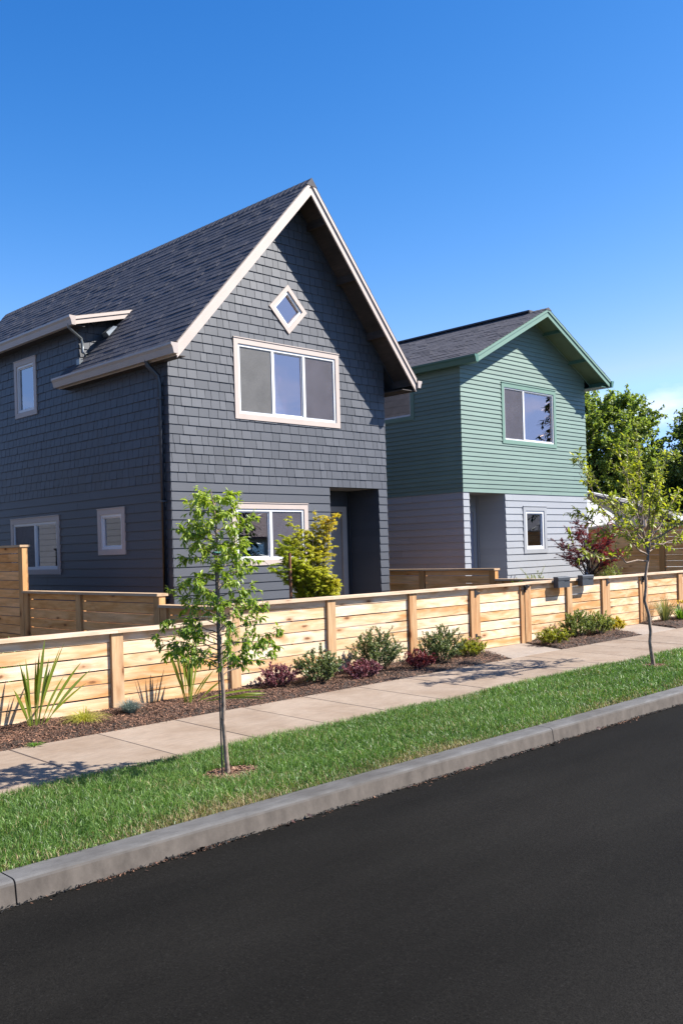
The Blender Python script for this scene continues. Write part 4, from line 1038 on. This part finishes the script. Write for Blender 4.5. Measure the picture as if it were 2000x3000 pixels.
v, f = tube_arrays([(4.598, 6.15, g1-.05), (4.594, 6.155, -.8), (4.606, 6.17, .02)], [.0065, .0065, .0065], 6); mobj('pole', v, f, M['black'], st)
for z in (.02, -.36):
    th = np.linspace(0, 2*np.pi, 9); v, f = tube_arrays(np.stack([4.630+.03*np.cos(th), 6.19+.022*np.sin(th), z+0*th], 1), [.009]*9, 5); mobj('tie', v, f, M['teal'], st)
v, f = tube_arrays([(4.609, 6.17, g1+.45), (4.64, 6.19, g1+.43), (4.67, 6.2, g1+.45)], [.005]*3, 5); mobj('tie', v, f, M['black'], st)

# vase shaped street tree
g2 = G(12.205, 6.41)
tr = np.array([(12.205, 6.41, g2-.04), (12.19, 6.41, g2+.06), (12.13, 6.41, g2+.33), (12.16, 6.41, g2+.47), (12.11, 6.41, g2+.72), (12.01, 6.41, g2+.9), (12.06, 6.41, g2+1.08), (12.06, 6.41, g2+1.25), (12.125, 6.41, g2+1.42), (12.145, 6.41, -.17)])
tr2 = [.040, .030, .025, .024, .0225, .021, .020, .0195, .020, .019]
top = np.array([12.145, 6.41, -.17]); limbs = [(tr[-2]+np.array([0, 0, .02]), np.array([10.25, 6.5, .02]), np.array([0, 0, -.12]), .012)]
for e, b in (((10.55, 6.1, .62), -.1), ((10.75, 6.6, .92), -.12), ((11.2, 6.9, 1.15), -.1), ((11.45, 5.9, 1.0), -.1), ((11.9, 6.4, 1.40), .0), ((11.98, 6.6, 1.36), .0), ((12.35, 6.2, 1.2), .05), ((12.6, 6.7, 1.0), -.05), ((12.9, 6.3, .72), -.1), ((13.05, 6.6, .35), -.12), ((13.25, 6.3, .12), -.12), ((12.75, 5.9, .5), -.1), ((11.0, 6.2, .30), -.12), ((11.3, 7.0, .45), -.1), ((11.7, 6.0, .65), -.05), ((12.3, 6.8, .7), 0), ((11.6, 6.5, 1.2), 0)):
    s = top if rng.random() < .5 else top+np.array([-.05, 0, .16])
    limbs.append((s, np.array(e), np.array([0, 0, b]), .014))
make_tree('street_tree', 'vase-shaped street tree with sparse yellow-green leaves in front of the second gate', tr, tr2, limbs, M['bark'], M['lf_street2'], 13, .36, 12, (.072, .42), 'oval', group='young trees in the verge', lf_start=.45, tw_start=.3, droop=.35, tw_up=.35, leafdir=.8)

# golden maple behind the fence
mb_ = np.array([10.02, 10.95, yardz(10.1, 10.95)])
limbs = []
for k in range(84):
    th = k*2.399; zc = -.84+1.36*((k*.618) % 1.0); rr = .64*math.sqrt(max(.14, 1-((zc+.06)/.76)**2))*rng.uniform(.70, 1.04)
    e = np.array([10.14+rr*math.cos(th), 10.98+.85*rr*math.sin(th), zc+.12]); s = mb_+np.array([rng.uniform(-.05, .05), rng.uniform(-.05, .05), rng.uniform(.25, .9)])
    limbs.append((s, e, np.array([0, 0, .06]), .010))
limbs.append((mb_+np.array([0, 0, .7]), np.array([9.10, 11.0, -.10]), np.array([0, 0, .1]), .010)); limbs.append((mb_+np.array([0, 0, .7]), np.array([9.25, 11.0, -.2]), np.array([0, 0, .1]), .010))
limbs.append((mb_+np.array([0, 0, .9]), np.array([10.15, 11.0, .70]), np.array([0, 0, .1]), .008)); limbs.append((mb_+np.array([0, 0, .9]), np.array([10.62, 11.0, .60]), np.array([0, 0, .1]), .008)); limbs.append((mb_+np.array([0, 0, .9]), np.array([9.66, 11.0, .58]), np.array([0, 0, .1]), .008))
trunk = np.array([mb_-np.array([0, 0, .03]), mb_+np.array([.02, 0, .5]), mb_+np.array([0, 0, 1.0])])
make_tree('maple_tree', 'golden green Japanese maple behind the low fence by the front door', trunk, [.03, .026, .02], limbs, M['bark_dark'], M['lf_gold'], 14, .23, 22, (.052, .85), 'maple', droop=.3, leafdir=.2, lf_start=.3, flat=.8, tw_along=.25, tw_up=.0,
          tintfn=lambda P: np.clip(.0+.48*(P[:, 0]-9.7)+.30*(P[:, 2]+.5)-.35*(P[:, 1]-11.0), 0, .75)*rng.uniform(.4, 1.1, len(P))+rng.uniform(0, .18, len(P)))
sk = thing('wooden_stake', 'slim brown wooden stake beside the golden maple', 'stake', (9.50, 10.85, yardz(9.5, 10.85)))
v, f = tube_arrays([(9.50, 10.85, yardz(9.5, 10.85)-.05), (9.495, 10.85, -.6), (9.49, 10.85, .0)], [.024, .023, .022], 8); mobj('pole', v, f, M['stake'], sk)
th = np.linspace(0, 2*np.pi, 9); v, f = tube_arrays(np.stack([9.493+.03*np.cos(th), 10.85+.03*np.sin(th), -.40+0*th], 1), [.006]*9, 5); mobj('tie', v, f, M['black'], sk)

# red maple
rb = np.array([19.55, 11.8, yardz(19.5, 11.8)]); limbs = []
for k in range(26):
    th = k*2.399; zc = rng.uniform(-.55, .45); rr = rng.uniform(.45, 1.0)*(1.05-.35*abs(zc))
    e = np.array([19.65+1.1*rr*math.cos(th), 11.8+.75*rr*math.sin(th), zc+.12]); s = rb+np.array([0, 0, rng.uniform(.5, 1.2)])
    limbs.append((s, e, np.array([0, 0, .10]), .014))
for e in ((18.45, 11.8, .02), (18.5, 11.7, -.25), (18.75, 11.6, .55), (20.75, 11.8, .28), (20.6, 11.7, -.3)): limbs.append((rb+np.array([0, 0, .8]), np.array(e), np.array([0, 0, .12]), .012))
trunk = np.array([rb-np.array([0, 0, .03]), rb+np.array([.03, 0, .6]), rb+np.array([.02, 0, 1.3])])
make_tree('maple_tree', 'dark red Japanese maple with open branches by the grey wall', trunk, [.035, .03, .02], limbs, M['bark_dark'], M['lf_red'], 16, .34, 16, (.055, .8), 'maple', droop=.3, leafdir=.3, lf_start=.45, flat=.8, tw_along=.4, tw_up=.05,
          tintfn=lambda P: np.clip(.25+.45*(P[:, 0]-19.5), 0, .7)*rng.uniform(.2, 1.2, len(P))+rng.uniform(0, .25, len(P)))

# tall trees far behind
def big_tree(label, base, h, rx, n_l, leafm, lfs, seedshape, zlow):
    base = np.array(base); limbs = []
    for k in range(n_l):
        th = k*2.399+rng.uniform(-.2, .2); u = (k+.5)/n_l; z = zlow+(h-zlow)*u
        r = rx*seedshape(u)*rng.uniform(.65, 1.15)
        e = base+np.array([r*math.cos(th), r*math.sin(th), z+.25*r]); s = base+np.array([0, 0, max(.6, z-.55*r-.3)])
        limbs.append((s, e, np.array([0, 0, .1*r]), .05))
    trunk = np.array([base-np.array([0, 0, .05]), base+np.array([.1, 0, h*.35]), base+np.array([0, .1, h*.7]), base+np.array([0, 0, h*.95])])
    return make_tree('background_tree', label, trunk, [.22, .17, .09, .02], limbs, M['bark_dark'], leafm, 36, 1.4, 46, lfs, 'diamond', group='trees behind the low building', droop=.35, leafdir=.5, lf_start=.3, tw_start=.25,
                     tintfn=lambda P: rng.uniform(0, 1, len(P))*.8+.2*rng.uniform(0, 1))
big_tree('tall leafy tree rising beside the green house wall', (37.6, 22.1, -1.4), 7.5, 2.4, 60, M['lf_back'], (.145, .7), lambda u: .55+.75*math.sin(math.pi*min(1, u*.9+.1))**.8, 1.2)
big_tree('broad dark leafy tree behind the vase-shaped street tree', (41.8, 18.4, -1.4), 6.9, 2.8, 60, M['lf_back2'], (.145, .7), lambda u: .45+.75*math.sin(math.pi*min(1, u*.92+.08)), 1.0)
big_tree('dark bushy tree low behind the weathered roof', (46, 24.5, -1.4), 5.2, 3.4, 46, M['lf_back2'], (.19, .62), lambda u: .6+.5*math.sin(math.pi*u), .8)

# conifers over the road: they show in the window panes
def conifer(label, base, h, r):
    base = np.array(base); T = thing('conifer_tree', label, 'tree', tuple(base), 'conifers over the road')
    tubes = [tube_arrays([base, base+np.array([0, 0, h])], [.2, .03], 7)]; P, D = [], []
    for k in range(90):
        u = (k+.5)/90; th = k*2.399; L_ = r*(1-u)**.8*rng.uniform(.7, 1.1)+.15
        s = base+np.array([0, 0, .12*h+u*.87*h]); e = s+np.array([L_*math.cos(th), L_*math.sin(th), -.18*L_])
        p = bez(s, e, np.array([0, 0, .12*L_]), 5); tubes.append(tube_arrays(p, np.linspace(.03, .008, 5), 3))
        t = rng.uniform(.1, 1, 26); a, d = on_path(p, t); P.append(a); D.append(d)
    v, f = join_tubes(tubes); mobj('trunk', v, f, M['bark_dark'], T)
    P, D = np.concatenate(P), np.concatenate(D); n = len(P)
    v, f, m = leaves(P, unit(D*.6+rv(n)*.7+np.array([0, 0, -.35])), unit(rv(n)*.4+np.array([0, 0, 1.])), rng.uniform(.25, .5, n), .14, 'diamond')
    mobj('crown', v, f, M['lf_conifer'], T, np.repeat(rng.uniform(0, 1, n), m))
conifer('tall conifer over the road, mirrored in the slate house window', (25.6, -7.0, -2.0), 9.6, 1.7)
conifer('tall conifer over the road, mirrored in the green house window', (53.5, -8.2, -2.0), 13, 2.6)

# shrubs
def shrub(name, label, c, rx, ry, h, stems, per, lf, leafm, kind='oval', lean=.6, tint=None, group=None, flowers=None, stem='bark_dark', spread=.5, droop=-.2, zb=None, sub=7, jag=.25):
    per = int(per*1.8)
    z0 = (G(c[0], c[1]) if zb is None else zb); base = np.array([c[0], c[1], z0])
    T = thing(name, label, 'shrub', tuple(base), group)
    tubes = []; P, D = [], []; tips = []
    for k in range(stems):
        th = k*2.399+rng.uniform(-.3, .3); rr = math.sqrt((k+.5)/stems)
        e = base+np.array([rx*rr*math.cos(th), ry*rr*math.sin(th), h*(1-.55*rr**2)*rng.uniform(1-jag, 1.0)])
        s = base+np.array([rx*.12*math.cos(th), ry*.12*math.sin(th), -.01]); p = bez(s, e, np.array([0, 0, -.05*h]), 7)
        tubes.append(tube_arrays(p, np.linspace(.006, .0015, 7), 3)); tips.append(e)
        t = rng.uniform(.25, 1, per); a, d = on_path(p, t); P.append(a); D.append(d)
        for q in range(sub):
            a0, d0 = on_path(p, np.array([rng.uniform(.35, .9)])); dd = unit(d0[0]+rv(1)[0]*.9+np.array([0, 0, .25])); L_ = .28*h*rng.uniform(.5, 1)
            pp = np.array([a0[0], a0[0]+dd*L_*.5+np.array([0, 0, .02]), a0[0]+dd*L_]); tubes.append(tube_arrays(pp, [.003, .002, .001], 3)); tips.append(pp[-1])
            a, d = on_path(pp, rng.uniform(0, 1, per)); P.append(a); D.append(d)
    v, f = join_tubes(tubes); mobj('stems', v, f, M[stem], T)
    P, D = np.concatenate(P), np.concatenate(D); n = len(P); P[:, 2] = np.maximum(P[:, 2], z0+.01)
    d = unit(D*.6+rv(n)*.9+np.array([0, 0, -droop])); ln = lf[0]*rng.uniform(.6, 1.2, n)
    v, f, m = leaves(P+rv(n)*.008, d, unit(rv(n)*.6+np.array([0, 0, 1.])), ln, ln*lf[1], kind)
    ti = tint(P-base, n) if tint else rng.uniform(0, 1, n)
    mobj('foliage', v, f, leafm, T, np.repeat(np.clip(ti, 0, 1), m))
    if flowers:
        fm, cnt, sz = flowers; tips = np.array(tips); tips = tips[np.argsort(-tips[:, 2]+rng.uniform(0, .12, len(tips)))][:cnt]
        for tp in tips:
            nn = 26; pos = tp+rng.normal(size=(nn, 3))*np.array([sz, sz, sz*.35]); v, f, m = leaves(pos, rv(nn), rv(nn), .012, .010, 'diamond')
            mobj('flower_head', v, f, fm, T, np.repeat(rng.uniform(0, 1, nn), m))
    return T
def gt(P, n): return rng.uniform(0, 1, n)
shrub('holly_shrub', 'dark green small-leaved shrub between two purple barberries', (8.22, 8.90), .40, .30, .48, 26, 26, (.025, .6), M['lf_holly'], 'simple', group='dark evergreen shrubs along the fence')
shrub('holly_shrub', 'tallest dark green shrub with side shoots by the fence', (9.38, 8.98), .52, .27, .70, 30, 30, (.025, .6), M['lf_holly'], 'simple', group='dark evergreen shrubs along the fence', jag=.4)
shrub('holly_shrub', 'dark green shrub beside the yellow spirea and red barberry', (10.60, 8.86), .42, .30, .66, 28, 30, (.025, .6), M['lf_holly'], 'simple', group='dark evergreen shrubs along the fence', jag=.4)
def bt(P, n): return rng.uniform(0, .7, n)+.3*rng.uniform(0, 1, n)
shrub('barberry', 'low purple barberry next to the fence post by the street tree', (7.66, 9.06), .31, .22, .34, 24, 22, (.021, .7), M['lf_barberry'], 'simple', group='purple barberries', tint=bt)
shrub('barberry', 'low purple barberry between two dark green shrubs', (8.83, 8.72), .34, .24, .29, 26, 22, (.021, .7), M['lf_barberry'], 'simple', group='purple barberries', tint=bt)
M['lf_barberry2'] = leafmat('red_barberry_leaf', (0.07, 0.014, 0.018), (0.30, 0.07, 0.065), 0.45, 0.2, (1.8, .7, .7))
shrub('barberry', 'low red barberry beside the darkest shrub near the gate', (9.93, 8.70), .30, .22, .30, 22, 20, (.021, .7), M['lf_barberry2'], 'simple', group='purple barberries', tint=bt)
shrub('spirea', 'yellow-green spirea with pink flower heads at the gate hinge', (11.42, 8.98), .36, .24, .33, 24, 16, (.026, .5), M['lf_spirea'], 'simple', group='spireas', flowers=(M['petal_pink'], 11, .018))
shrub('spirea', 'yellow-green spirea with faded pink tips before the mailbox fence', (13.42, 8.80), .40, .25, .33, 28, 18, (.026, .5), M['lf_spirea'], 'simple', group='spireas', flowers=(M['petal_pink'], 8, .016))
shrub('abelia', 'tall rounded green shrub below the mailboxes', (14.55, 9.02), .50, .26, .56, 34, 30, (.024, .5), M['lf_abelia'], 'simple', group='green shrubs below the mailboxes')
shrub('abelia', 'smaller grey-green shrub beside the tall rounded shrub', (15.12, 8.96), .40, .26, .47, 28, 28, (.024, .5), M['lf_box'], 'simple', group='green shrubs below the mailboxes')
shrub('yellow_shrub', 'bright yellow little shrub at the second gate', (15.86, 9.05), .26, .2, .27, 18, 18, (.026, .55), M['lf_yellow'], 'simple')
shrub('box_shrub', 'pale green clipped shrub showing above the fence near the mailboxes', (16.55, 11.3), .50, .40, 1.10, 40, 22, (.03, .5), M['lf_box'], 'simple', group='pale shrubs behind the fence', zb=yardz(16.5, 11.3))
shrub('box_shrub', 'pale yellow-green shrub under the red maple', (19.75, 11.4), .56, .45, 1.16, 46, 24, (.03, .5), M['lf_box'], 'simple', group='pale shrubs behind the fence', zb=yardz(19.7, 11.4))
shrub('garden_plant', 'leafy green plant tip showing above the low fence at the privacy fence', (4.66, 10.2), .22, .2, .84, 14, 20, (.07, .35), M['lf_lily'], 'oval', zb=yardz(4.6, 10.2), droop=.6)
shrub('garden_plant', 'feathery green plant at the corner of the slate house', (7.52, 10.6), .22, .2, 1.02, 16, 26, (.03, .5), M['lf_lily'], 'simple', zb=yardz(7.5, 10.6))
shrub('garden_plant', 'green leafy plant tip behind the gate', (13.93, 10.3), .22, .18, .98, 12, 18, (.06, .4), M['lf_lily'], 'oval', zb=yardz(13.9, 10.3), droop=.5)
shrub('garden_plant', 'green leafy plant tip beside the side fence behind the gate', (14.3, 10.1), .2, .18, 1.0, 12, 18, (.06, .4), M['lf_lily'], 'oval', zb=yardz(14.3, 10.1), droop=.5)

# strap-leaved plants: every blade is a part
def blade(par, base, tip, width, bend, mat, tt, name='leaf_blade', nseg=9, narrow=.30):
    p = bez(base, tip, bend, nseg); d = unit(np.gradient(p, axis=0)); view = unit(np.array([rng.normal()*.5, -1.0, rng.normal()*.2])); s = unit(np.cross(d, view)); u = np.cross(s, d)
    t = np.linspace(0, 1, nseg); wv = width*np.interp(t, [0, .25, .55, .8, 1], [narrow*.6, narrow, 1, .75, .03])
    v = np.concatenate([p+s*wv[:, None]/2+u*wv[:, None]*.12, p, p-s*wv[:, None]/2+u*wv[:, None]*.12]); f = []
    for i in range(nseg-1):
        f += [(i, i+1, nseg+i+1, nseg+i), (nseg+i, nseg+i+1, 2*nseg+i+1, 2*nseg+i)]
    mobj(name, v, np.array(f), mat, par, np.full(len(f), tt))
def flax(label, c, tips, w_=.034):
    z0 = G(*c); T = thing('flax_plant', label, 'plant', (c[0], c[1], z0), 'flax plants against the fence')
    for (tx, ty, tz) in tips:
        b = np.array([c[0]+(tx-c[0])*.14+rng.normal()*.012, c[1]+rng.normal()*.02, z0-.02]); tip = np.array([tx, ty, tz]); L_ = np.linalg.norm(tip-b)
        blade(T, b, tip, w_*rng.uniform(.75, 1.15), np.array([-(tx-c[0])*.12, 0, .06*L_]), M['lf_flax'], rng.uniform(.1, .9))
flax('tall flax with broad sword leaves at the left end of the bed', (4.43, 9.05), [(4.58, 9.05, -.80), (4.53, 9.08, -.93), (4.52, 9.02, -1.0), (4.50, 9.1, -1.0), (4.72, 9.0, -.90), (4.80, 9.06, -.86), (4.98, 9.05, -1.08), (5.06, 9.0, -1.16), (5.05, 9.08, -1.31), (4.30, 9.05, -1.02), (4.34, 9.0, -.98), (4.36, 9.1, -1.1), (4.23, 9.05, -1.28), (4.20, 9.0, -1.26), (4.30, 8.98, -1.3), (4.66, 9.1, -1.1), (4.76, 9.02, -1.2), (4.62, 9.05, -1.0)])
flax('flax plant half hidden behind the street tree crown', (6.30, 9.02), [(6.20, 9.0, -1.05), (6.12, 9.05, -.95), (6.28, 9.0, -.92), (6.33, 9.05, -.98), (6.36, 9.0, -1.05), (6.40, 9.05, -1.0), (6.45, 9.0, -1.1), (6.50, 9.05, -1.08), (6.66, 9.0, -1.33), (6.55, 8.98, -1.38), (6.18, 9.05, -1.2), (6.10, 9.0, -1.28), (6.25, 9.1, -1.0), (6.44, 9.1, -.95), (6.06, 9.08, -1.02), (6.70, 8.9, -1.45)])
T = thing('flax_leaves', 'cut flax leaves lying on the bark mulch', 'leaves', (6.9, 8.75, G(6.9, 8.75)))
for a, b in (((6.45, 8.98, G(6.5, 9)+.03), (7.35, 8.95, G(7, 9)+.04)), ((6.42, 8.85, G(6.5, 9)+.03), (6.95, 8.42, G(7, 8.4)+.03)), ((6.5, 8.84, G(6.5, 9)+.03), (7.12, 8.60, G(7, 8.5)+.03)), ((6.6, 8.8, G(6.5, 9)+.02), (7.25, 8.72, G(7, 8.5)+.03))):
    blade(T, np.array(a), np.array(b), .025, np.array([0, 0, .06]), M['lf_flax'], rng.uniform(.5, 1), narrow=.6)
def tuft(name, label, c, r, h, n, leafm, width, arch=.6, group=None, cat='grass plant', zb=None):
    z0 = G(*c); T = thing(name, label, cat, (c[0], c[1], z0), group)
    th = rng.uniform(0, 2*np.pi, n); rr = np.sqrt(rng.uniform(0, 1, n)); L_ = rng.uniform(.6, 1.1, n)
    b = np.stack([c[0]+.12*r*np.cos(th)*rr, c[1]+.12*r*np.sin(th)*rr, np.full(n, z0-.01)], 1)
    m = b+np.stack([r*.45*rr*np.cos(th)*L_, r*.45*rr*np.sin(th)*L_, h*.8*L_*(1-.25*rr*arch)], 1)
    e = b+np.stack([r*rr*np.cos(th)*L_*1.1, r*rr*np.sin(th)*L_*1.1, h*L_*(1-arch*rr)], 1); e[:, 2] = np.maximum(e[:, 2], z0+.015)
    s = np.stack([-np.sin(th), np.cos(th), 0*th], 1)*width/2
    q1 = b*.25+m*.5+e*.25
    v = np.stack([b-s, b+s, q1-s*.9, q1+s*.9, (q1+e)/2-s*.6+np.array([0, 0, .08*h]), (q1+e)/2+s*.6+np.array([0, 0, .08*h]), e], 1).reshape(-1, 3)
    k = (np.arange(n)*7)[:, None]
    f = np.concatenate([k+np.array([[0, 1, 3]]), k+np.array([[0, 3, 2]]), k+np.array([[2, 3, 5]]), k+np.array([[2, 5, 4]]), k+np.array([[4, 5, 6]])])
    ti = rng.uniform(0, 1, n); mobj('blades', v, f, leafm, T, np.tile(ti, 5))
    return T
tuft('sedge', 'golden yellow sedge tuft beside the tall flax', (4.90, 8.88), .27, .23, 420, M['lf_sedge'], .0055, .8)
tuft('fescue', 'blue-grey fescue tuft at the foot of the fence post', (5.50, 8.97), .19, .21, 700, M['lf_fescue'], .0035, .45)
tuft('feather_grass', 'tall thin feather grass near the end of the fence', (17.83, 9.08), .36, .60, 260, M['lf_tall'], .006, .35)
tl = tuft('daylily', 'daylily with yellow blooms beside the feather grass', (18.45, 9.05), .42, .42, 130, M['lf_lily'], .016, .6)
for k in range(6):
    p0 = np.array([18.45+rng.uniform(-.25, .25), 9.0+rng.uniform(-.1, .1), G(18.4, 9)+rng.uniform(.32, .44)]); nn = 9
    v, f, m = leaves(np.repeat(p0[None], nn, 0), unit(rv(nn)+np.array([0, 0, .4])), rv(nn), .05, .022, 'oval'); mobj('flower', v, f, M['petal_yellow'], tl, np.repeat(rng.uniform(0, 1, nn), m))
tuft('weed', 'small flat green weed at the edge of the pavement', (4.08, 8.33), .12, .05, 46, M['lf_lily'], .014, .8, cat='weed')

# ------------------------------------------------------------------ ground cover
def grass():
    P = []
    for x0, x1, dens in ((1.6, 5.0, 11500), (5.0, 8.0, 9500), (8.0, 12, 6500), (12, 17, 3600), (17, 26, 1500), (-3, 1.6, 1500)):
        n = int((x1-x0)*1.57*dens); P.append(np.stack([rng.uniform(x0, x1, n), rng.uniform(5.325, 6.93, n)], 1))
    P = np.concatenate(P)
    for cx, cy, rx, ry in ((4.70, 6.16, .27, .20), (12.2, 6.38, .24, .18)):
        d = ((P[:, 0]-cx)/rx)**2+((P[:, 1]-cy)/ry)**2; P = P[d > rng.uniform(.8, 1.15, len(P))]
    n = len(P)
    patch = .5+.5*np.sin(P[:, 0]*2.3+1.7*np.sin(P[:, 1]*3.1))*np.sin(P[:, 1]*4.1+P[:, 0]*.9)
    edge = np.clip((5.62-P[:, 1])/.25, 0, 1)
    straw = rng.uniform(0, 1, n) < (.06+.10*np.clip(np.sin(P[:, 0]*3.7+2*np.sin(P[:, 1]*2.2))*np.sin(P[:, 1]*5.1+1.3*P[:, 0]), 0, 1)+.80*edge**1.2*np.clip(.45+.9*np.sin(P[:, 0]*1.7+.8)*np.sin(P[:, 0]*.63), .25, 1))
    h = rng.uniform(.032, .088, n)*(1-.35*edge)*(.75+.45*patch); th = rng.uniform(0, 2*np.pi, n); lean = np.abs(rng.normal(0, .62, n))+.12
    z = G(P[:, 0], P[:, 1])-.018
    b = np.stack([P[:, 0], P[:, 1], z], 1); dr_ = np.stack([np.cos(th), np.sin(th), 0*th], 1)
    wd = rng.uniform(.0030, .0052, n)*np.where(P[:, 0] > 9, 1.5, 1.0); az = rng.uniform(0, 2*np.pi, n); s = np.stack([np.cos(az), np.sin(az), 0*az], 1)*(wd/2)[:, None]
    m = b+dr_*(h*lean*.35)[:, None]; m[:, 2] += h*.62; e = b+dr_*(h*lean)[:, None]; e[:, 2] += h*(1-.18*lean)
    v = np.stack([b-s, b+s, m+s*.85, m-s*.85, e], 1)
    tint = np.clip(rng.uniform(0, 1, n)**1.6*.95+.22*patch-.08, 0, 1)
    for nm, sel, mat in (('grass', ~straw, M['grass']), ('dry_grass', straw, M['straw'])):
        vv = v[sel]; k = (np.arange(len(vv))*5)[:, None]
        f = np.concatenate([k+np.array([[0, 1, 2]]), k+np.array([[0, 2, 3]]), k+np.array([[3, 2, 4]])])
        o = mobj(nm, vv.reshape(-1, 3), f, mat, None, np.tile(tint[sel], 3))
        tag(o, 'short green grass of the roadside verge' if nm == 'grass' else 'straw coloured grass along the kerb edge of the verge', 'grass', kind='stuff')
grass()
# planting bed: mounded soil and bark chips
def bedz(x, y):
    e = np.minimum(np.clip((y-8.36)/.15, 0, 1), 1)
    return G(x, y)-.012+.035*e+.012*np.sin(x*5.3+y*3)*e+.008*np.sin(x*11.7-y*9)*e
beds = [(-3.0, 11.66), (13.0, 15.6), (16.9, 24)]
def in_bed(x, y):
    sk = .40*(y-8.37)/1.07
    return (x < 11.62+sk) | ((x > 12.99+sk) & (x < 15.56+sk*1.2)) | (x > 16.87+sk*1.2)
Xg = np.linspace(-3, 24, 271); Yg = np.linspace(8.365, 9.5, 14)
bv = [(x, y, float(bedz(x, y)) if in_bed(x, y) else G(x, y)-.06) for y in Yg for x in Xg]
bf = [(j*271+i, j*271+i+1, (j+1)*271+i+1, (j+1)*271+i) for j in range(13) for i in range(270)]
mobj('planting_bed', bv, bf, M['soil'], None, kind='structure')
def chips(name, P, z, mat, label, smin=.008, smax=.030):
    n = len(P); ln = rng.uniform(smin, smax, n); wd = ln*rng.uniform(.2, .5, n); th = rng.uniform(0, np.pi*2, n); tl_ = rng.normal(0, .35, n)
    d = np.stack([np.cos(th)*np.cos(tl_), np.sin(th)*np.cos(tl_), np.sin(tl_)], 1); s = unit(np.cross(d, np.array([0, 0, 1.])+rng.normal(size=(n, 3))*.35))
    c = np.stack([P[:, 0], P[:, 1], z+rng.uniform(.001, .012, n)], 1)
    v = np.stack([c-d*ln[:, None]/2-s*wd[:, None]/2, c+d*ln[:, None]/2-s*wd[:, None]/2*.6, c+d*ln[:, None]/2*.9+s*wd[:, None]/2, c-d*ln[:, None]/2+s*wd[:, None]/2*.8], 1).reshape(-1, 3)
    f = np.arange(n*4).reshape(-1, 4)
    tag(mobj(name, v, f, mat, None, rng.uniform(0, 1, n)**1.8), label, 'mulch', kind='stuff')
P = []
for x0, x1, dens in ((2.8, 6, 6500), (6, 9, 5000), (9, 12.2, 3800), (12.9, 16.2, 3000), (16.8, 22, 1800)):
    n = int((x1-x0)*1.05*dens); P.append(np.stack([rng.uniform(x0, x1, n), rng.uniform(8.34, 9.36, n)-.02*rng.exponential(1, n)], 1))
P = np.concatenate(P); P = P[in_bed(P[:, 0], P[:, 1])]
chips('bark_mulch', P, bedz(P[:, 0], P[:, 1]), M['chips'], 'brown bark mulch in the bed below the fence')
th = rng.uniform(0, 2*np.pi, 1500); r = np.sqrt(rng.uniform(0, 1, 1500))
P = np.concatenate([np.stack([4.70+.27*r*np.cos(th), 6.16+.20*r*np.sin(th)], 1), np.stack([12.2+.24*r*np.cos(th), 6.38+.18*r*np.sin(th)], 1)])
chips('tree_mulch', P, G(P[:, 0], P[:, 1])-.014, M['chips_ring'], 'reddish bark chips ringed round the street tree trunks', .012, .035)
# grit in the gutter and fallen leaves
n = 2600; P = np.stack([rng.uniform(1.8, 14, n), 5.125-rng.exponential(.018, n)], 1)
keep = rng.uniform(0, 1, n) < (.15+.85*(np.sin(P[:, 0]*3.3)*np.sin(P[:, 0]*1.1+1) > .0)); P = P[keep]
chips('gutter_grit', P, ROADZ(P[:, 0])+.002, M['chips'], 'dark grit and crumbled leaves along the foot of the kerb', .006, .022)
n = 5200; P = np.stack([rng.uniform(1.6, 15, n), 5.142-np.abs(rng.normal(0, .022, n))], 1)
P = P[rng.uniform(0, 1, len(P)) < .25+.75*np.clip(np.sin(P[:, 0]*2.1)+np.sin(P[:, 0]*5.3+1), 0, 1)]
chips('asphalt_crumbs', P, ROADZ(P[:, 0])+.004, M['crumb'], 'black asphalt crumbs along the kerb foot', .010, .030)
for k, x in enumerate((2.75, 3.28, 3.62, 3.70, 4.35, 4.42, 4.58, 5.02, 5.65, 6.40, 7.05, 7.12, 7.38, 7.70, 7.92, 8.6)):
    sz = rng.uniform(.03, .06); y = 5.125-rng.uniform(.005, .05); v, f, m = leaves(np.array([[x, y, ROADZ(x)+.012]]), unit(rng.normal(size=(1, 3))*np.array([1, 1, .35])), unit(np.array([[0, -.4, 1.]])+rng.normal(size=(1, 3))*.4), sz, sz*.7, 'oval')
    o = mobj('fallen_leaf', v, f, M['lf_dead'], None, np.repeat(rng.uniform(0, 1, 1), m))
    tag(o, 'dry red-brown leaf fallen against the kerb', 'leaf', 'fallen leaves along the kerb')
